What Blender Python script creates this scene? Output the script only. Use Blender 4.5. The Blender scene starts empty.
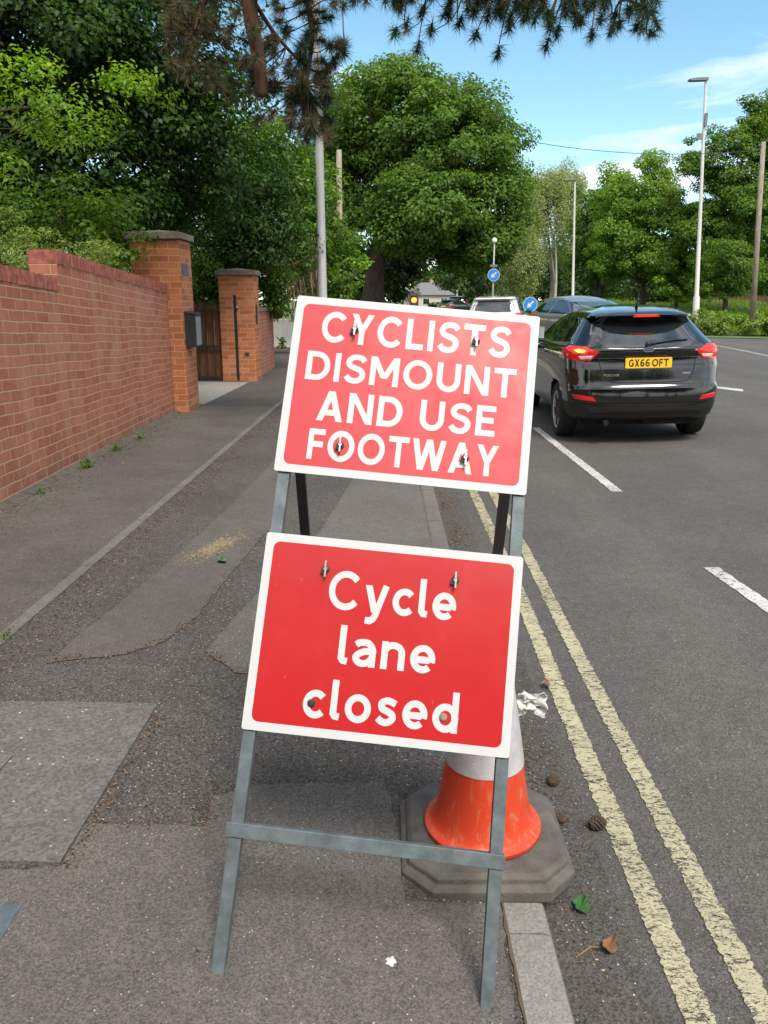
import bpy, bmesh, math, random
import numpy as np
from mathutils import Vector, Matrix
from mathutils.bvhtree import BVHTree
R = math.radians
S = bpy.context.scene
COL = S.collection
random.seed(7)

# ------------------------------------------------------------------ camera
FPX, CX, CY, CAMH = 800.0, 384.0, 512.0, 1.5
PITCH = math.atan(212 / FPX)
cd = bpy.data.cameras.new('camera')
cam = bpy.data.objects.new('camera', cd); COL.objects.link(cam)
cam.location = (0, 0, CAMH); cam.rotation_euler = (math.pi / 2 - PITCH, 0, 0)
cd.sensor_fit = 'VERTICAL'; cd.sensor_height = 24.0; cd.lens = 24.0 * FPX / 1024.0
cd.clip_start = 0.05; cd.clip_end = 3000
S.camera = cam

# ------------------------------------------------------------------ light
SUN_EL, SUN_AZ = 54.0, 158.0        # azimuth clockwise from +Y: behind the camera, a little to the right
SKY_STRENGTH = 0.095
w = bpy.data.worlds.new('World'); S.world = w; w.use_nodes = True
nt = w.node_tree; nt.nodes.clear()
def wn(t, **k):
    n = nt.nodes.new(t)
    for a, b in k.items(): setattr(n, a, b)
    return n
sky = wn('ShaderNodeTexSky', sky_type='NISHITA', sun_disc=False)
sky.sun_elevation = R(SUN_EL); sky.sun_rotation = R(SUN_AZ)
sky.air_density = 1.0; sky.dust_density = 0.25; sky.ozone_density = 2.2; sky.altitude = 200
tc = wn('ShaderNodeTexCoord')
sep = wn('ShaderNodeSeparateXYZ'); nt.links.new(tc.outputs['Generated'], sep.inputs[0])
mp = wn('ShaderNodeMapping'); mp.inputs['Scale'].default_value = (1.5, 1.5, 7.5)
mp.inputs['Location'].default_value = (.9, .35, 1.1); mp.inputs['Rotation'].default_value = (0.0, 0.0, 0)
nt.links.new(tc.outputs['Generated'], mp.inputs[0])
nz = wn('ShaderNodeTexNoise'); nz.inputs['Scale'].default_value = 1.7; nz.inputs['Detail'].default_value = 8
nz.inputs['Roughness'].default_value = .56; nz.inputs['Distortion'].default_value = .35
nt.links.new(mp.outputs[0], nz.inputs['Vector'])
cr = wn('ShaderNodeValToRGB'); cr.color_ramp.elements[0].position = .50; cr.color_ramp.elements[1].position = .76
# cloud added out of view, overhead and behind, to neutralise the blue ambient
over = wn('ShaderNodeMapRange', interpolation_type='SMOOTHSTEP'); over.inputs['From Min'].default_value = .75; over.inputs['From Max'].default_value = -.1
over.inputs['To Min'].default_value = -.055; over.inputs['To Max'].default_value = .17
nt.links.new(sep.outputs['Y'], over.inputs['Value'])
low = wn('ShaderNodeMapRange', interpolation_type='SMOOTHSTEP'); low.inputs['From Min'].default_value = .27; low.inputs['From Max'].default_value = .12
low.inputs['To Min'].default_value = 0.0; low.inputs['To Max'].default_value = .10; nt.links.new(sep.outputs['Z'], low.inputs['Value'])
ad0 = wn('ShaderNodeMath', operation='ADD'); nt.links.new(nz.outputs['Fac'], ad0.inputs[0]); nt.links.new(low.outputs[0], ad0.inputs[1])
addc = wn('ShaderNodeMath', operation='ADD'); nt.links.new(ad0.outputs[0], addc.inputs[0]); nt.links.new(over.outputs[0], addc.inputs[1])
nt.links.new(addc.outputs[0], cr.inputs['Fac'])
hs = wn('ShaderNodeHueSaturation'); hs.inputs['Saturation'].default_value = 1.06; hs.inputs['Hue'].default_value = .480
nt.links.new(sky.outputs[0], hs.inputs['Color'])
cl = wn('ShaderNodeMix', data_type='RGBA')
nt.links.new(cr.outputs['Color'], cl.inputs['Factor'])
nt.links.new(hs.outputs[0], cl.inputs['A']); cl.inputs['B'].default_value = (8.6, 8.35, 8.0, 1)
bg = wn('ShaderNodeBackground'); bg.inputs['Strength'].default_value = SKY_STRENGTH
nt.links.new(cl.outputs['Result'], bg.inputs['Color'])
wo = wn('ShaderNodeOutputWorld'); nt.links.new(bg.outputs[0], wo.inputs[0])
sl = bpy.data.lights.new('sun', 'SUN'); sl.energy = 2.0; sl.angle = R(22); sl.color = (1, .92, .80)
sun = bpy.data.objects.new('sun', sl); COL.objects.link(sun)
sdir = Vector((math.sin(R(SUN_AZ)) * math.cos(R(SUN_EL)), math.cos(R(SUN_AZ)) * math.cos(R(SUN_EL)), math.sin(R(SUN_EL))))
sun.rotation_euler = sdir.to_track_quat('Z', 'Y').to_euler(); sun.location = (-20, -20, 30)
S.view_settings.view_transform = 'Standard'; S.view_settings.look = 'None'
S.view_settings.gamma = 1.0; S.view_settings.exposure = 1.12; S.view_settings.use_curve_mapping = False
S.render.engine = 'CYCLES'

# ------------------------------------------------------------------ geometry of the place
PC, PS = math.cos(PITCH), math.sin(PITCH)
def ray(x, y):
    a, b = (x - CX) / FPX, (y - CY) / FPX
    return Vector((a, PC - b * PS, -b * PC - PS))
def at(x, y, Y):                                    # world point seen at a pixel, at ground distance Y
    r = ray(x, y); return Vector((0, 0, CAMH)) + r * (Y / r.y)
KL, KR, FOLD = .31, .40, -.44
def zf(X, Y=0):                                     # footway height
    d = KL - X
    return .050 + .0877 * min(d, .75) + .012 * max(d - .75, 0)
def zr(X, Y=0):                                     # cambered road height
    return .021 * min(max(X - KR, 0), 5.2)
def on(x, y, zfun):
    z = 0.05
    r = ray(x, y)
    for _ in range(25):
        k = (z - CAMH) / r.z; p = Vector((0, 0, CAMH)) + r * k
        z = zfun(p.x, p.y)
    return Vector((p.x, p.y, z))

# ------------------------------------------------------------------ materials
MATS = {}
class NT:
    def __init__(s, name):
        s.m = bpy.data.materials.new(name); s.m.use_nodes = True; s.t = s.m.node_tree; s.t.nodes.clear()
        s.out = s.n('ShaderNodeOutputMaterial')
    def n(s, t, **k):
        n = s.t.nodes.new(t)
        for a, b in k.items(): setattr(n, a, b)
        return n
    def l(s, a, b): s.t.links.new(a, b)
    def obj(s): return s.n('ShaderNodeTexCoord').outputs['Object']
    def noise(s, scale, detail=4, rough=.55, vec=None, dist=0):
        n = s.n('ShaderNodeTexNoise'); n.inputs['Scale'].default_value = scale; n.inputs['Detail'].default_value = detail
        n.inputs['Roughness'].default_value = rough; n.inputs['Distortion'].default_value = dist
        s.l(vec if vec is not None else s.obj(), n.inputs['Vector']); return n.outputs['Fac']
    def ramp(s, fac, stops, interp='LINEAR'):
        r = s.n('ShaderNodeValToRGB'); e = r.color_ramp.elements; r.color_ramp.interpolation = interp
        while len(e) < len(stops): e.new(.5)
        for i, (p, c) in enumerate(stops):
            e[i].position = p; e[i].color = (c, c, c, 1) if isinstance(c, (int, float)) else (*c, 1)
        s.l(fac, r.inputs['Fac']); return r.outputs['Color']
    def mix(s, f, a, b, mode='MIX'):
        m = s.n('ShaderNodeMix', data_type='RGBA', blend_type=mode)
        for v, i in ((f, 'Factor'), (a, 'A'), (b, 'B')):
            k = m.inputs[i]
            if isinstance(v, (int, float)): k.default_value = v if i == 'Factor' else (v, v, v, 1)
            elif isinstance(v, tuple): k.default_value = (*v, 1)
            else: s.l(v, k)
        return m.outputs['Result']
    def pr(s, col, rough=.6, metal=0, spec=.5, coat=0, normal=None, **kw):
        p = s.n('ShaderNodeBsdfPrincipled')
        for v, i in ((col, 'Base Color'), (rough, 'Roughness'), (metal, 'Metallic'), (spec, 'Specular IOR Level'), (coat, 'Coat Weight')):
            if isinstance(v, tuple): p.inputs[i].default_value = (*v, 1)
            elif isinstance(v, (int, float)): p.inputs[i].default_value = v
            else: s.l(v, p.inputs[i])
        for a, b in kw.items(): p.inputs[a.replace('_', ' ')].default_value = b
        if normal is not None: s.l(normal, p.inputs['Normal'])
        return p.outputs[0]
    def bump(s, h, strength=.3, dist=.01):
        b = s.n('ShaderNodeBump'); b.inputs['Strength'].default_value = strength; b.inputs['Distance'].default_value = dist
        s.l(h, b.inputs['Height']); return b.outputs[0]
    def done(s, sh): s.l(sh, s.out.inputs[0]); return s.m

def simple(name, col, rough=.5, metal=0, var=.12, scale=14, bump=0, coat=0, spec=.5, dirt=None):
    t = NT(name)
    n = t.noise(scale, 5)
    c = t.mix(t.ramp(n, [(.3, 0.), (.7, 1.)]), tuple(x * (1 - var) for x in col), tuple(min(1, x * (1 + var)) for x in col))
    if dirt:
        c = t.mix(t.ramp(t.noise(scale * .6, 8, .7), [(.55, 0.), (.75, dirt[1])]), c, dirt[0])
    nr = t.bump(t.noise(scale * 6, 3), bump) if bump else None
    return t.done(t.pr(c, rough, metal, spec, coat, nr))

def asphalt(name, base, coarse=150, contrast=.45, specks=.05, blotch=.18, warm=(1.03, 1., .97), rough=.9):
    t = NT(name); ob = t.obj()
    v = t.n('ShaderNodeTexVoronoi'); v.inputs['Scale'].default_value = coarse; t.l(ob, v.inputs['Vector'])
    sx = t.n('ShaderNodeSeparateColor'); t.l(v.outputs['Color'], sx.inputs[0])
    b = tuple(base * k for k in warm)
    c = t.mix(t.ramp(sx.outputs[0], [(0., 0.), (1., 1.)]), tuple(x * (1 - contrast) for x in b), tuple(x * (1 + contrast) for x in b))
    bl = t.ramp(t.noise(1.3, 6, .65, ob), [(.3, 1 - blotch), (.7, 1 + blotch)])
    c = t.mix(1., c, bl, 'MULTIPLY')
    fine = t.ramp(t.noise(14, 5, .7, ob), [(.3, .86), (.7, 1.12)])
    c = t.mix(1., c, fine, 'MULTIPLY')
    v2 = t.n('ShaderNodeTexVoronoi'); v2.inputs['Scale'].default_value = coarse * .62; v2.inputs['Randomness'].default_value = 1; t.l(ob, v2.inputs['Vector'])
    s2 = t.n('ShaderNodeSeparateColor'); t.l(v2.outputs['Color'], s2.inputs[0])
    m1 = t.ramp(s2.outputs[1], [(1 - specks, 0.), (1 - specks + .005, 1.)])
    m2 = t.ramp(v2.outputs['Distance'], [(.22, 1.), (.36, 0.)])
    mk = t.mix(1., m1, m2, 'MULTIPLY')
    tone = t.ramp(s2.outputs[2], [(0., (.22, .20, .17)), (.6, (.34, .31, .27)), (1., (.55, .53, .49))])
    c = t.mix(mk, c, tone)
    stain = t.ramp(t.noise(.55, 7, .7, ob, .8), [(.52, 0.), (.72, .28)])
    c = t.mix(stain, c, tuple(x * .62 for x in b))
    if name == 'road_asphalt':
        mpp = t.n('ShaderNodeMapping'); mpp.inputs['Scale'].default_value = (1, .45, 1); t.l(ob, mpp.inputs[0])
        pits = t.mix(1., t.ramp(t.noise(38, 5, .75, ob, 1.0), [(.60, 0.), (.66, 1.)]), t.ramp(t.noise(1.4, 4, .6, mpp.outputs[0]), [(.50, 0.), (.66, .8)]), 'MULTIPLY')
        c = t.mix(pits, c, (.016, .015, .014))
        mpl = t.n('ShaderNodeMapping'); mpl.inputs['Scale'].default_value = (1.1, .05, 1); t.l(ob, mpl.inputs[0])
        c = t.mix(1., c, t.ramp(t.noise(1.0, 3, .5, mpl.outputs[0]), [(.3, .86), (.7, 1.14)]), 'MULTIPLY')
    h = t.mix(.5, v.outputs['Distance'], t.noise(coarse * 1.4, 3, .6, ob))
    return t.done(t.pr(c, rough, 0, .35, 0, t.bump(h, .38, .005)))

def worn_paint(name, col, wear=.5, scale=24):
    t = NT(name); ob = t.obj()
    c = t.mix(t.ramp(t.noise(9, 6, .7, ob), [(.3, 0.), (.75, 1.)]), tuple(x * .78 for x in col), col)
    mp = t.n('ShaderNodeMapping'); mp.inputs['Scale'].default_value = (.8, 1.7, 1); t.l(ob, mp.inputs[0])
    n = t.noise(scale, 9, .82, mp.outputs[0], .6)
    big = t.ramp(t.noise(1.1, 3, .5, ob), [(.35, -.0), (.7, .06)])
    ad = t.n('ShaderNodeMath', operation='ADD'); t.l(n, ad.inputs[0]); t.l(big, ad.inputs[1])
    m = t.ramp(ad.outputs[0], [(wear - .015, 1.), (wear + .02, 0.)])
    mp2 = t.n('ShaderNodeMapping'); mp2.inputs['Scale'].default_value = (.7, 1.5, 1); t.l(ob, mp2.inputs[0])
    pit = t.ramp(t.noise(150, 4, .75, mp2.outputs[0], .4), [(.55, 1.), (.585, 0.)])
    zone = t.ramp(t.noise(2.2, 4, .6, ob), [(.40, 0.), (.58, 1.)])
    m = t.mix(1., m, t.mix(zone, 1., pit), 'MULTIPLY')
    tr = t.n('ShaderNodeBsdfTransparent'); ms = t.n('ShaderNodeMixShader')
    t.l(m, ms.inputs[0]); t.l(tr.outputs[0], ms.inputs[1]); t.l(t.pr(c, .75, 0, .3), ms.inputs[2])
    return t.done(ms.outputs[0])

def foliage(name, dark, mid, light, trans=.35, rough=.5, spec=.35):
    t = NT(name); g = t.n('ShaderNodeNewGeometry')
    c = t.ramp(g.outputs['Random Per Island'], [(0., dark), (.5, mid), (1., light)])
    c = t.mix(1., c, t.ramp(t.noise(.55 if rough < .6 else 3., 3, .6), [(.3, (.74, .80, .80)), (.7, (1.28, 1.20, 1.1))]), 'MULTIPLY')
    p = t.pr(c, rough, 0, spec)
    tr = t.n('ShaderNodeBsdfTranslucent'); t.l(t.mix(1., c, (1.25, 1.2, .45), 'MULTIPLY'), tr.inputs[0])
    ms = t.n('ShaderNodeMixShader'); ms.inputs[0].default_value = trans
    t.l(p, ms.inputs[1]); t.l(tr.outputs[0], ms.inputs[2])
    return t.done(ms.outputs[0])

def bark(name, col, scale=9):
    t = NT(name); mp = t.n('ShaderNodeMapping'); mp.inputs['Scale'].default_value = (1, 1, .22); t.l(t.obj(), mp.inputs[0])
    n = t.noise(scale, 8, .7, mp.outputs[0])
    c = t.ramp(n, [(.3, tuple(x * .45 for x in col)), (.55, col), (.8, tuple(x * 1.5 for x in col))])
    return t.done(t.pr(c, .9, 0, .2, 0, t.bump(n, .8, .03)))

def brick(name, c1, c2, c3, mortar, bloom=.3):
    t = NT(name); uv = t.n('ShaderNodeTexCoord').outputs['UV']
    b = t.n('ShaderNodeTexBrick'); b.offset = .5; b.squash = 1.0
    b.inputs['Scale'].default_value = 1.0; b.inputs['Brick Width'].default_value = .225; b.inputs['Row Height'].default_value = .075
    b.inputs['Mortar Size'].default_value = .0055; b.inputs['Mortar Smooth'].default_value = .25; b.inputs['Bias'].default_value = -.1
    b.inputs['Color1'].default_value = (0, 0, 0, 1); b.inputs['Color2'].default_value = (1, 1, 1, 1); b.inputs['Mortar'].default_value = (.5, .5, .5, 1)
    # wobble the coordinates a little: real courses are never dead straight
    wob = t.n('ShaderNodeTexNoise'); wob.inputs['Scale'].default_value = 3.0; t.l(uv, wob.inputs['Vector'])
    vs = t.n('ShaderNodeVectorMath', operation='SCALE'); vs.inputs['Scale'].default_value = .003; t.l(wob.outputs['Color'], vs.inputs[0])
    va = t.n('ShaderNodeVectorMath', operation='ADD'); t.l(uv, va.inputs[0]); t.l(vs.outputs[0], va.inputs[1]); t.l(va.outputs[0], b.inputs['Vector'])
    c = t.ramp(b.outputs['Color'], [(0., c1), (.5, c2), (1., c3)])
    n1 = t.noise(28, 6, .7, uv)
    c = t.mix(1., c, t.ramp(n1, [(.25, .74), (.75, 1.2)]), 'MULTIPLY')
    n2 = t.noise(1.6, 6, .65, uv, .5)
    c = t.mix(t.ramp(n2, [(.5, 0.), (.75, bloom)]), c, (.38, .24, .20))
    c = t.mix(t.ramp(t.noise(2.6, 5, .7, uv, .3), [(.58, 0.), (.8, .35)]), c, (.12, .05, .04))
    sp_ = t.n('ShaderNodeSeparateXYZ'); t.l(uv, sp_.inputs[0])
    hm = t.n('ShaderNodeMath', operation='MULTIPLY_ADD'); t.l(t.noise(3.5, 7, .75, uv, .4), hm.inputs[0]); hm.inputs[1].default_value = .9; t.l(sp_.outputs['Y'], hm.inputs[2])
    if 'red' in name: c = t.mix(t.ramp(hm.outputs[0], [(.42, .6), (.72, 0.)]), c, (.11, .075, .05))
    c = t.mix(t.ramp(t.noise(60, 5, .8, uv, .5), [(.66, 0.), (.70, .6)]), c, (.44, .22, .15))
    if 'red' in name:
        ms_ = t.n('ShaderNodeMapping'); ms_.inputs['Scale'].default_value = (3.2, .55, 1); t.l(uv, ms_.inputs[0])
        c = t.mix(t.ramp(t.noise(1.7, 5, .65, ms_.outputs[0], .3), [(.48, 0.), (.72, .40)]), c, (.42, .26, .19))
    mcol = t.mix(t.ramp(n1, [(.3, 0.), (.7, 1.)]), tuple(x * .8 for x in mortar), mortar)
    c = t.mix(b.outputs['Fac'], c, mcol)
    inv = t.ramp(b.outputs['Fac'], [(0., 1.), (1., 0.)])
    h = t.mix(.25, inv, n1)
    return t.done(t.pr(c, .88, 0, .25, 0, t.bump(h, .7, .008)))

M = {}
M['road'] = asphalt('road_asphalt', .084, 240, .44, .045, .12, (1.06, 1., .94))
M['foot_dark'] = asphalt('footway_coarse_asphalt', .066, 200, .62, .09, .16, (1.10, 1., .90))
M['foot_light'] = asphalt('footway_worn_asphalt', .100, 250, .40, .05, .14, (1.10, 1., .90))
M['foot_trench'] = asphalt('trench_asphalt', .088, 300, .34, .02, .16, (1.10, 1., .90))
M['foot_wall'] = asphalt('wallside_asphalt', .080, 240, .42, .04, .24, (1.10, 1., .90))
M['kerb'] = asphalt('kerb_concrete', .22, 210, .22, .01, .14, (1.04, 1., .93), .85)
M['kerb_dirty'] = asphalt('weathered_kerb', .115, 210, .3, .02, .25, (1.1, 1., .88), .9)
M['edging'] = asphalt('edging_concrete', .125, 160, .25, .02, .22, (1.04, 1., .92), .9)
M['slab'] = asphalt('slab_concrete', .112, 120, .30, .05, .16, (1.06, 1., .93), .9)
M['drive'] = asphalt('driveway_concrete', .24, 90, .15, .02, .12, (1.05, 1., .92), .9)
M['yellow'] = worn_paint('worn_yellow_paint', (.47, .43, .29), .555, 46)
M['white_paint'] = worn_paint('worn_white_paint', (.60, .60, .57), .575, 42)
M['gutter'] = asphalt('gutter_grit', .070, 210, .5, .07, .2, (1.08, 1., .92))
M['soil'] = simple('soil', (.10, .075, .05), .95, 0, .4, 8, .5)
M['wall_dirt'] = simple('wall_foot_dirt', (.075, .066, .054), .95, 0, .4, 14, .5)
M['grass'] = simple('grass_ground', (.09, .15, .035), .9, 0, .4, 3, .5)
M['verge_blade'] = foliage('grass_blades', (.10, .17, .03), (.16, .26, .05), (.26, .36, .10), .4)
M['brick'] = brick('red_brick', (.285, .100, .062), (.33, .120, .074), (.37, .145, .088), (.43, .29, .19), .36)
M['brick_orange'] = brick('orange_brick', (.33, .105, .048), (.43, .15, .065), (.50, .19, .09), (.46, .32, .20), .06)
M['cap_brick'] = simple('coping_brick', (.27, .080, .058), .85, 0, .45, 16, .3)
M['mortar'] = simple('mortar', (.22, .15, .12), .95, 0, .2, 30)
M['cap_stone'] = simple('pier_cap_concrete', (.165, .145, .115), .9, 0, .25, 12, .4)
M['galv'] = simple('galvanised_steel', (.115, .145, .16), .55, .3, .3, 26, .08, dirt=((.15, .11, .08), .55))
M['galv_dark'] = simple('dark_steel', (.045, .045, .045), .6, .2, .2, 22)
M['lamp_metal'] = simple('galvanised_column', (.33, .34, .345), .5, .1, .08, 6)
M['lamp_pale'] = simple('painted_pale_column', (.58, .58, .565), .5, 0, .06, 6)
M['lantern'] = simple('lantern_grey', (.16, .17, .18), .5, .2, .1, 10)
M['pole_wood'] = bark('weathered_pole', (.30, .25, .20), 12)
def sign_face(name, col, rough, film):
    t = NT(name); ob = t.obj()
    mp3 = t.n('ShaderNodeMapping'); mp3.inputs['Scale'].default_value = (1, 1, .12); mp3.inputs['Rotation'].default_value = (0, R(25), 0); t.l(ob, mp3.inputs[0])
    n = t.noise(5, 6, .7, ob)
    c = t.mix(t.ramp(n, [(.3, 0.), (.7, 1.)]), tuple(x * .94 for x in col), col)
    scuff = t.ramp(t.noise(26, 8, .8, ob, 1.2), [(.64, 0.), (.74, .22)])
    c = t.mix(scuff, c, tuple(x * .72 + .02 for x in col))
    scr = t.mix(1., t.ramp(t.noise(120, 3, .6, mp3.outputs[0], .3), [(.70, 0.), (.73, .5)]), t.ramp(t.noise(6, 4, .6, ob), [(.5, 0.), (.62, 1.)]), 'MULTIPLY')
    c = t.mix(scr, c, tuple(x * .5 + .22 for x in col))
    grime = t.ramp(t.noise(3.2, 8, .75, ob, .8), [(.5, 0.), (.8, .22)])
    c = t.mix(grime, c, tuple(x * .8 + .02 for x in col))
    rg = t.ramp(t.noise(9, 5, .6, ob), [(.3, rough * .7), (.7, rough * 1.5)])
    return t.done(t.pr(c, rg, 0, .35, film, None, Coat_Roughness=.3))
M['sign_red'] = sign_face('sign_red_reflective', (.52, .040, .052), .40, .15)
M['sign_red_gloss'] = sign_face('sign_red_gloss', (.48, .016, .020), .20, .6)
M['sign_white'] = sign_face('sign_white_reflective', (.56, .57, .59), .42, .1)
M['sign_back'] = simple('sign_back', (.25, .25, .25), .6, .2)
M['rubber'] = simple('black_rubber', (.025, .025, .025), .7, 0, .2, 30)
M['steel'] = simple('bright_steel', (.38, .38, .38), .4, .8, .1, 40)
M['rust'] = simple('rusty_bolt', (.28, .22, .17), .7, .2, .3, 60)
def cone_mat():
    t = NT('cone_orange'); ob = t.obj()
    mp = t.n('ShaderNodeMapping'); mp.inputs['Scale'].default_value = (1.4, 1.4, .4); t.l(ob, mp.inputs[0])
    d = t.ramp(t.noise(22, 8, .72, mp.outputs[0], .8), [(.51, 0.), (.68, .75)])
    c = t.mix(d, (.62, .055, .018), (.46, .26, .15))
    d2 = t.ramp(t.noise(70, 6, .8, ob), [(.56, 0.), (.74, .55)])
    c = t.mix(d2, c, (.45, .06, .03))
    return t.done(t.pr(c, .45, 0, .4, 0, None, Subsurface_Weight=.06))
M['cone'] = cone_mat()
M['sleeve'] = simple('cone_sleeve_white', (.50, .48, .51), .42, 0, .12, 30, .15, dirt=((.27, .25, .25), .6))
M['cone_base'] = simple('recycled_rubber', (.10, .094, .082), .8, 0, .3, 18, .35, dirt=((.15, .135, .11), .6))
M['tissue'] = simple('white_tissue', (.60, .60, .58), .8, 0, .06, 60)
M['leaf_green'] = simple('fresh_leaf', (.03, .115, .02), .5, 0, .3, 30)
M['leaf_brown'] = simple('dead_leaf', (.20, .10, .05), .8, 0, .4, 40)
M['pine_cone'] = simple('pine_cone', (.075, .05, .032), .8, 0, .4, 60)
M['sand'] = simple('spilt_sand', (.30, .24, .16), .95, 0, .25, 40, .4)
M['litter'] = foliage('leaf_litter', (.08, .05, .033), (.16, .095, .06), (.30, .21, .14), .1, .9, .1)
M['box_metal'] = simple('dark_letterbox', (.03, .033, .04), .45, .2, .2, 10)
M['box_grey'] = simple('letterbox_door', (.22, .24, .27), .5, .1, .1, 10)
M['plaque'] = simple('number_plaque', (.10, .11, .16), .4)
M['iron'] = simple('black_iron', (.02, .02, .022), .5, .2, .2, 20)
M['timber'] = bark('gate_timber', (.19, .085, .042), 16)
M['fence_wood'] = bark('fence_timber', (.10, .065, .042), 9)
M['white_wall'] = simple('white_render', (.66, .64, .60), .9, 0, .12, 4, .2, dirt=((.38, .36, .32), .6))
M['render'] = simple('house_render', (.52, .45, .41), .9, 0, .08, 3)
M['roof'] = simple('roof_tile', (.15, .15, .16), .85, 0, .25, 8, .3)
M['blue_sign'] = simple('blue_sign', (.012, .20, .62), .4, 0, .05)
M['orange_box'] = simple('signal_housing', (.06, .05, .045), .6)
M['orange_plastic'] = simple('orange_plastic', (.80, .16, .03), .5)
M['green_plastic'] = simple('green_barrier', (.03, .22, .10), .5)
def emit(name, col, st, base):
    t = NT(name); p = t.pr(base, .3); b = p.node
    b.inputs['Emission Color'].default_value = (*col, 1); b.inputs['Emission Strength'].default_value = st
    return t.done(p)
M['amber'] = emit('lit_amber_lens', (1, .20, .015), 2.0, (.8, .3, .05))
M['brake'] = emit('lit_brake_lens', (1, .05, .02), .45, (.5, .01, .01))
M['brake_hot'] = emit('lit_bulb_area', (1, .34, .05), 2.2, (.6, .1, .02))
M['tail'] = simple('tail_lens', (.55, .012, .012), .12, 0, .05, 5, 0, .6)
M['lens_clear'] = simple('clear_lens', (.62, .50, .48), .15, 0, .1, 30, 0, .6)
def carpaint(name, col, flake=.0):
    t = NT(name); n = t.noise(3, 6, .6)
    c = t.mix(t.ramp(n, [(.4, 0.), (.7, .35)]), col, tuple(x * .85 + .002 for x in col))
    return t.done(t.pr(c, .28 if flake else .12, flake, .5, 1., None, Coat_Roughness=.03))
M['paint_black'] = carpaint('black_car_paint', (.003, .0033, .0036))
M['paint_white'] = carpaint('white_car_paint', (.62, .60, .58))
M['paint_grey'] = carpaint('grey_car_paint', (.20, .195, .185), .3)
M['paint_dark'] = carpaint('dark_car_paint', (.025, .03, .04))
M['trim'] = simple('black_trim', (.011, .011, .012), .55, 0, .1, 30)
M['glass'] = simple('dark_glass', (.012, .016, .018), .03, 0, .05, 5, 0, 1, .9)
M['glass_lit'] = simple('windscreen_glass', (.05, .075, .085), .04, 0, .1, 5, 0, 1, 1)
M['tyre'] = simple('tyre', (.012, .012, .012), .8, 0, .15, 30)
M['alloy'] = simple('alloy', (.62, .63, .65), .3, .7, .05, 10)
M['chrome'] = simple('chrome', (.75, .76, .78), .15, .9, .03, 10)
M['plate_yellow'] = simple('plate_yellow', (.85, .52, .03), .4, 0, .03, 10)
M['plate_white'] = simple('plate_white', (.8, .8, .78), .4, 0, .03, 10)
M['plate_black'] = simple('plate_black', (.01, .01, .01), .5)
M['badge_blue'] = simple('badge_blue', (.02, .05, .16), .25, 0, .05, 10, 0, .5)
M['under'] = simple('underbody', (.008, .008, .008), .9)
M['cable'] = simple('cable_black', (.05, .05, .055), .7)
M['bark_dark'] = bark('dark_bark', (.075, .055, .042))
M['bark_pine'] = bark('pine_bark', (.10, .052, .035), 14)
M['bark_birch'] = bark('birch_bark', (.42, .38, .32), 7)
M['fol_dark'] = foliage('dark_foliage', (0.015, 0.043, 0.006), (0.030, 0.079, 0.009), (0.064, 0.149, 0.016), 0.36)
M['fol_lime'] = foliage('lime_foliage', (0.104, 0.234, 0.018), (0.195, 0.364, 0.030), (0.338, 0.520, 0.054), 0.45)
M['fol_mid'] = foliage('mid_foliage', (0.048, 0.113, 0.013), (0.090, 0.188, 0.020), (0.172, 0.301, 0.038), 0.45)
M['fol_oak'] = foliage('oak_foliage', (0.056, 0.123, 0.017), (0.097, 0.196, 0.026), (0.164, 0.291, 0.046), 0.47)
M['fol_bright'] = foliage('bright_foliage', (0.095, 0.205, 0.022), (0.160, 0.300, 0.038), (0.259, 0.423, 0.065), 0.50)
M['fol_lawn'] = foliage('pale_foliage', (.09, .17, .02), (.14, .25, .03), (.22, .35, .06), .45)
M['fol_birch'] = foliage('birch_foliage', (0.182, 0.243, 0.098), (0.272, 0.342, 0.146), (0.389, 0.448, 0.266), 0.50)
M['fol_deep'] = foliage('deep_foliage', (0.024, 0.058, 0.013), (0.043, 0.092, 0.019), (0.079, 0.146, 0.027), 0.37)
M['fol_yellow'] = foliage('yellow_foliage', (0.104, 0.173, 0.035), (0.161, 0.245, 0.050), (0.266, 0.347, 0.089), 0.40)
M['twig_dry'] = foliage('dry_vine', (.10, .07, .05), (.20, .14, .09), (.36, .28, .20), .1, .9, .1)
M['needle_g'] = foliage('pine_needles', (.012, .030, .016), (.022, .050, .024), (.05, .085, .04), .2)
M['needle_b'] = foliage('old_pine_needles', (.055, .055, .03), (.10, .095, .05), (.19, .15, .09), .25)

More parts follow.
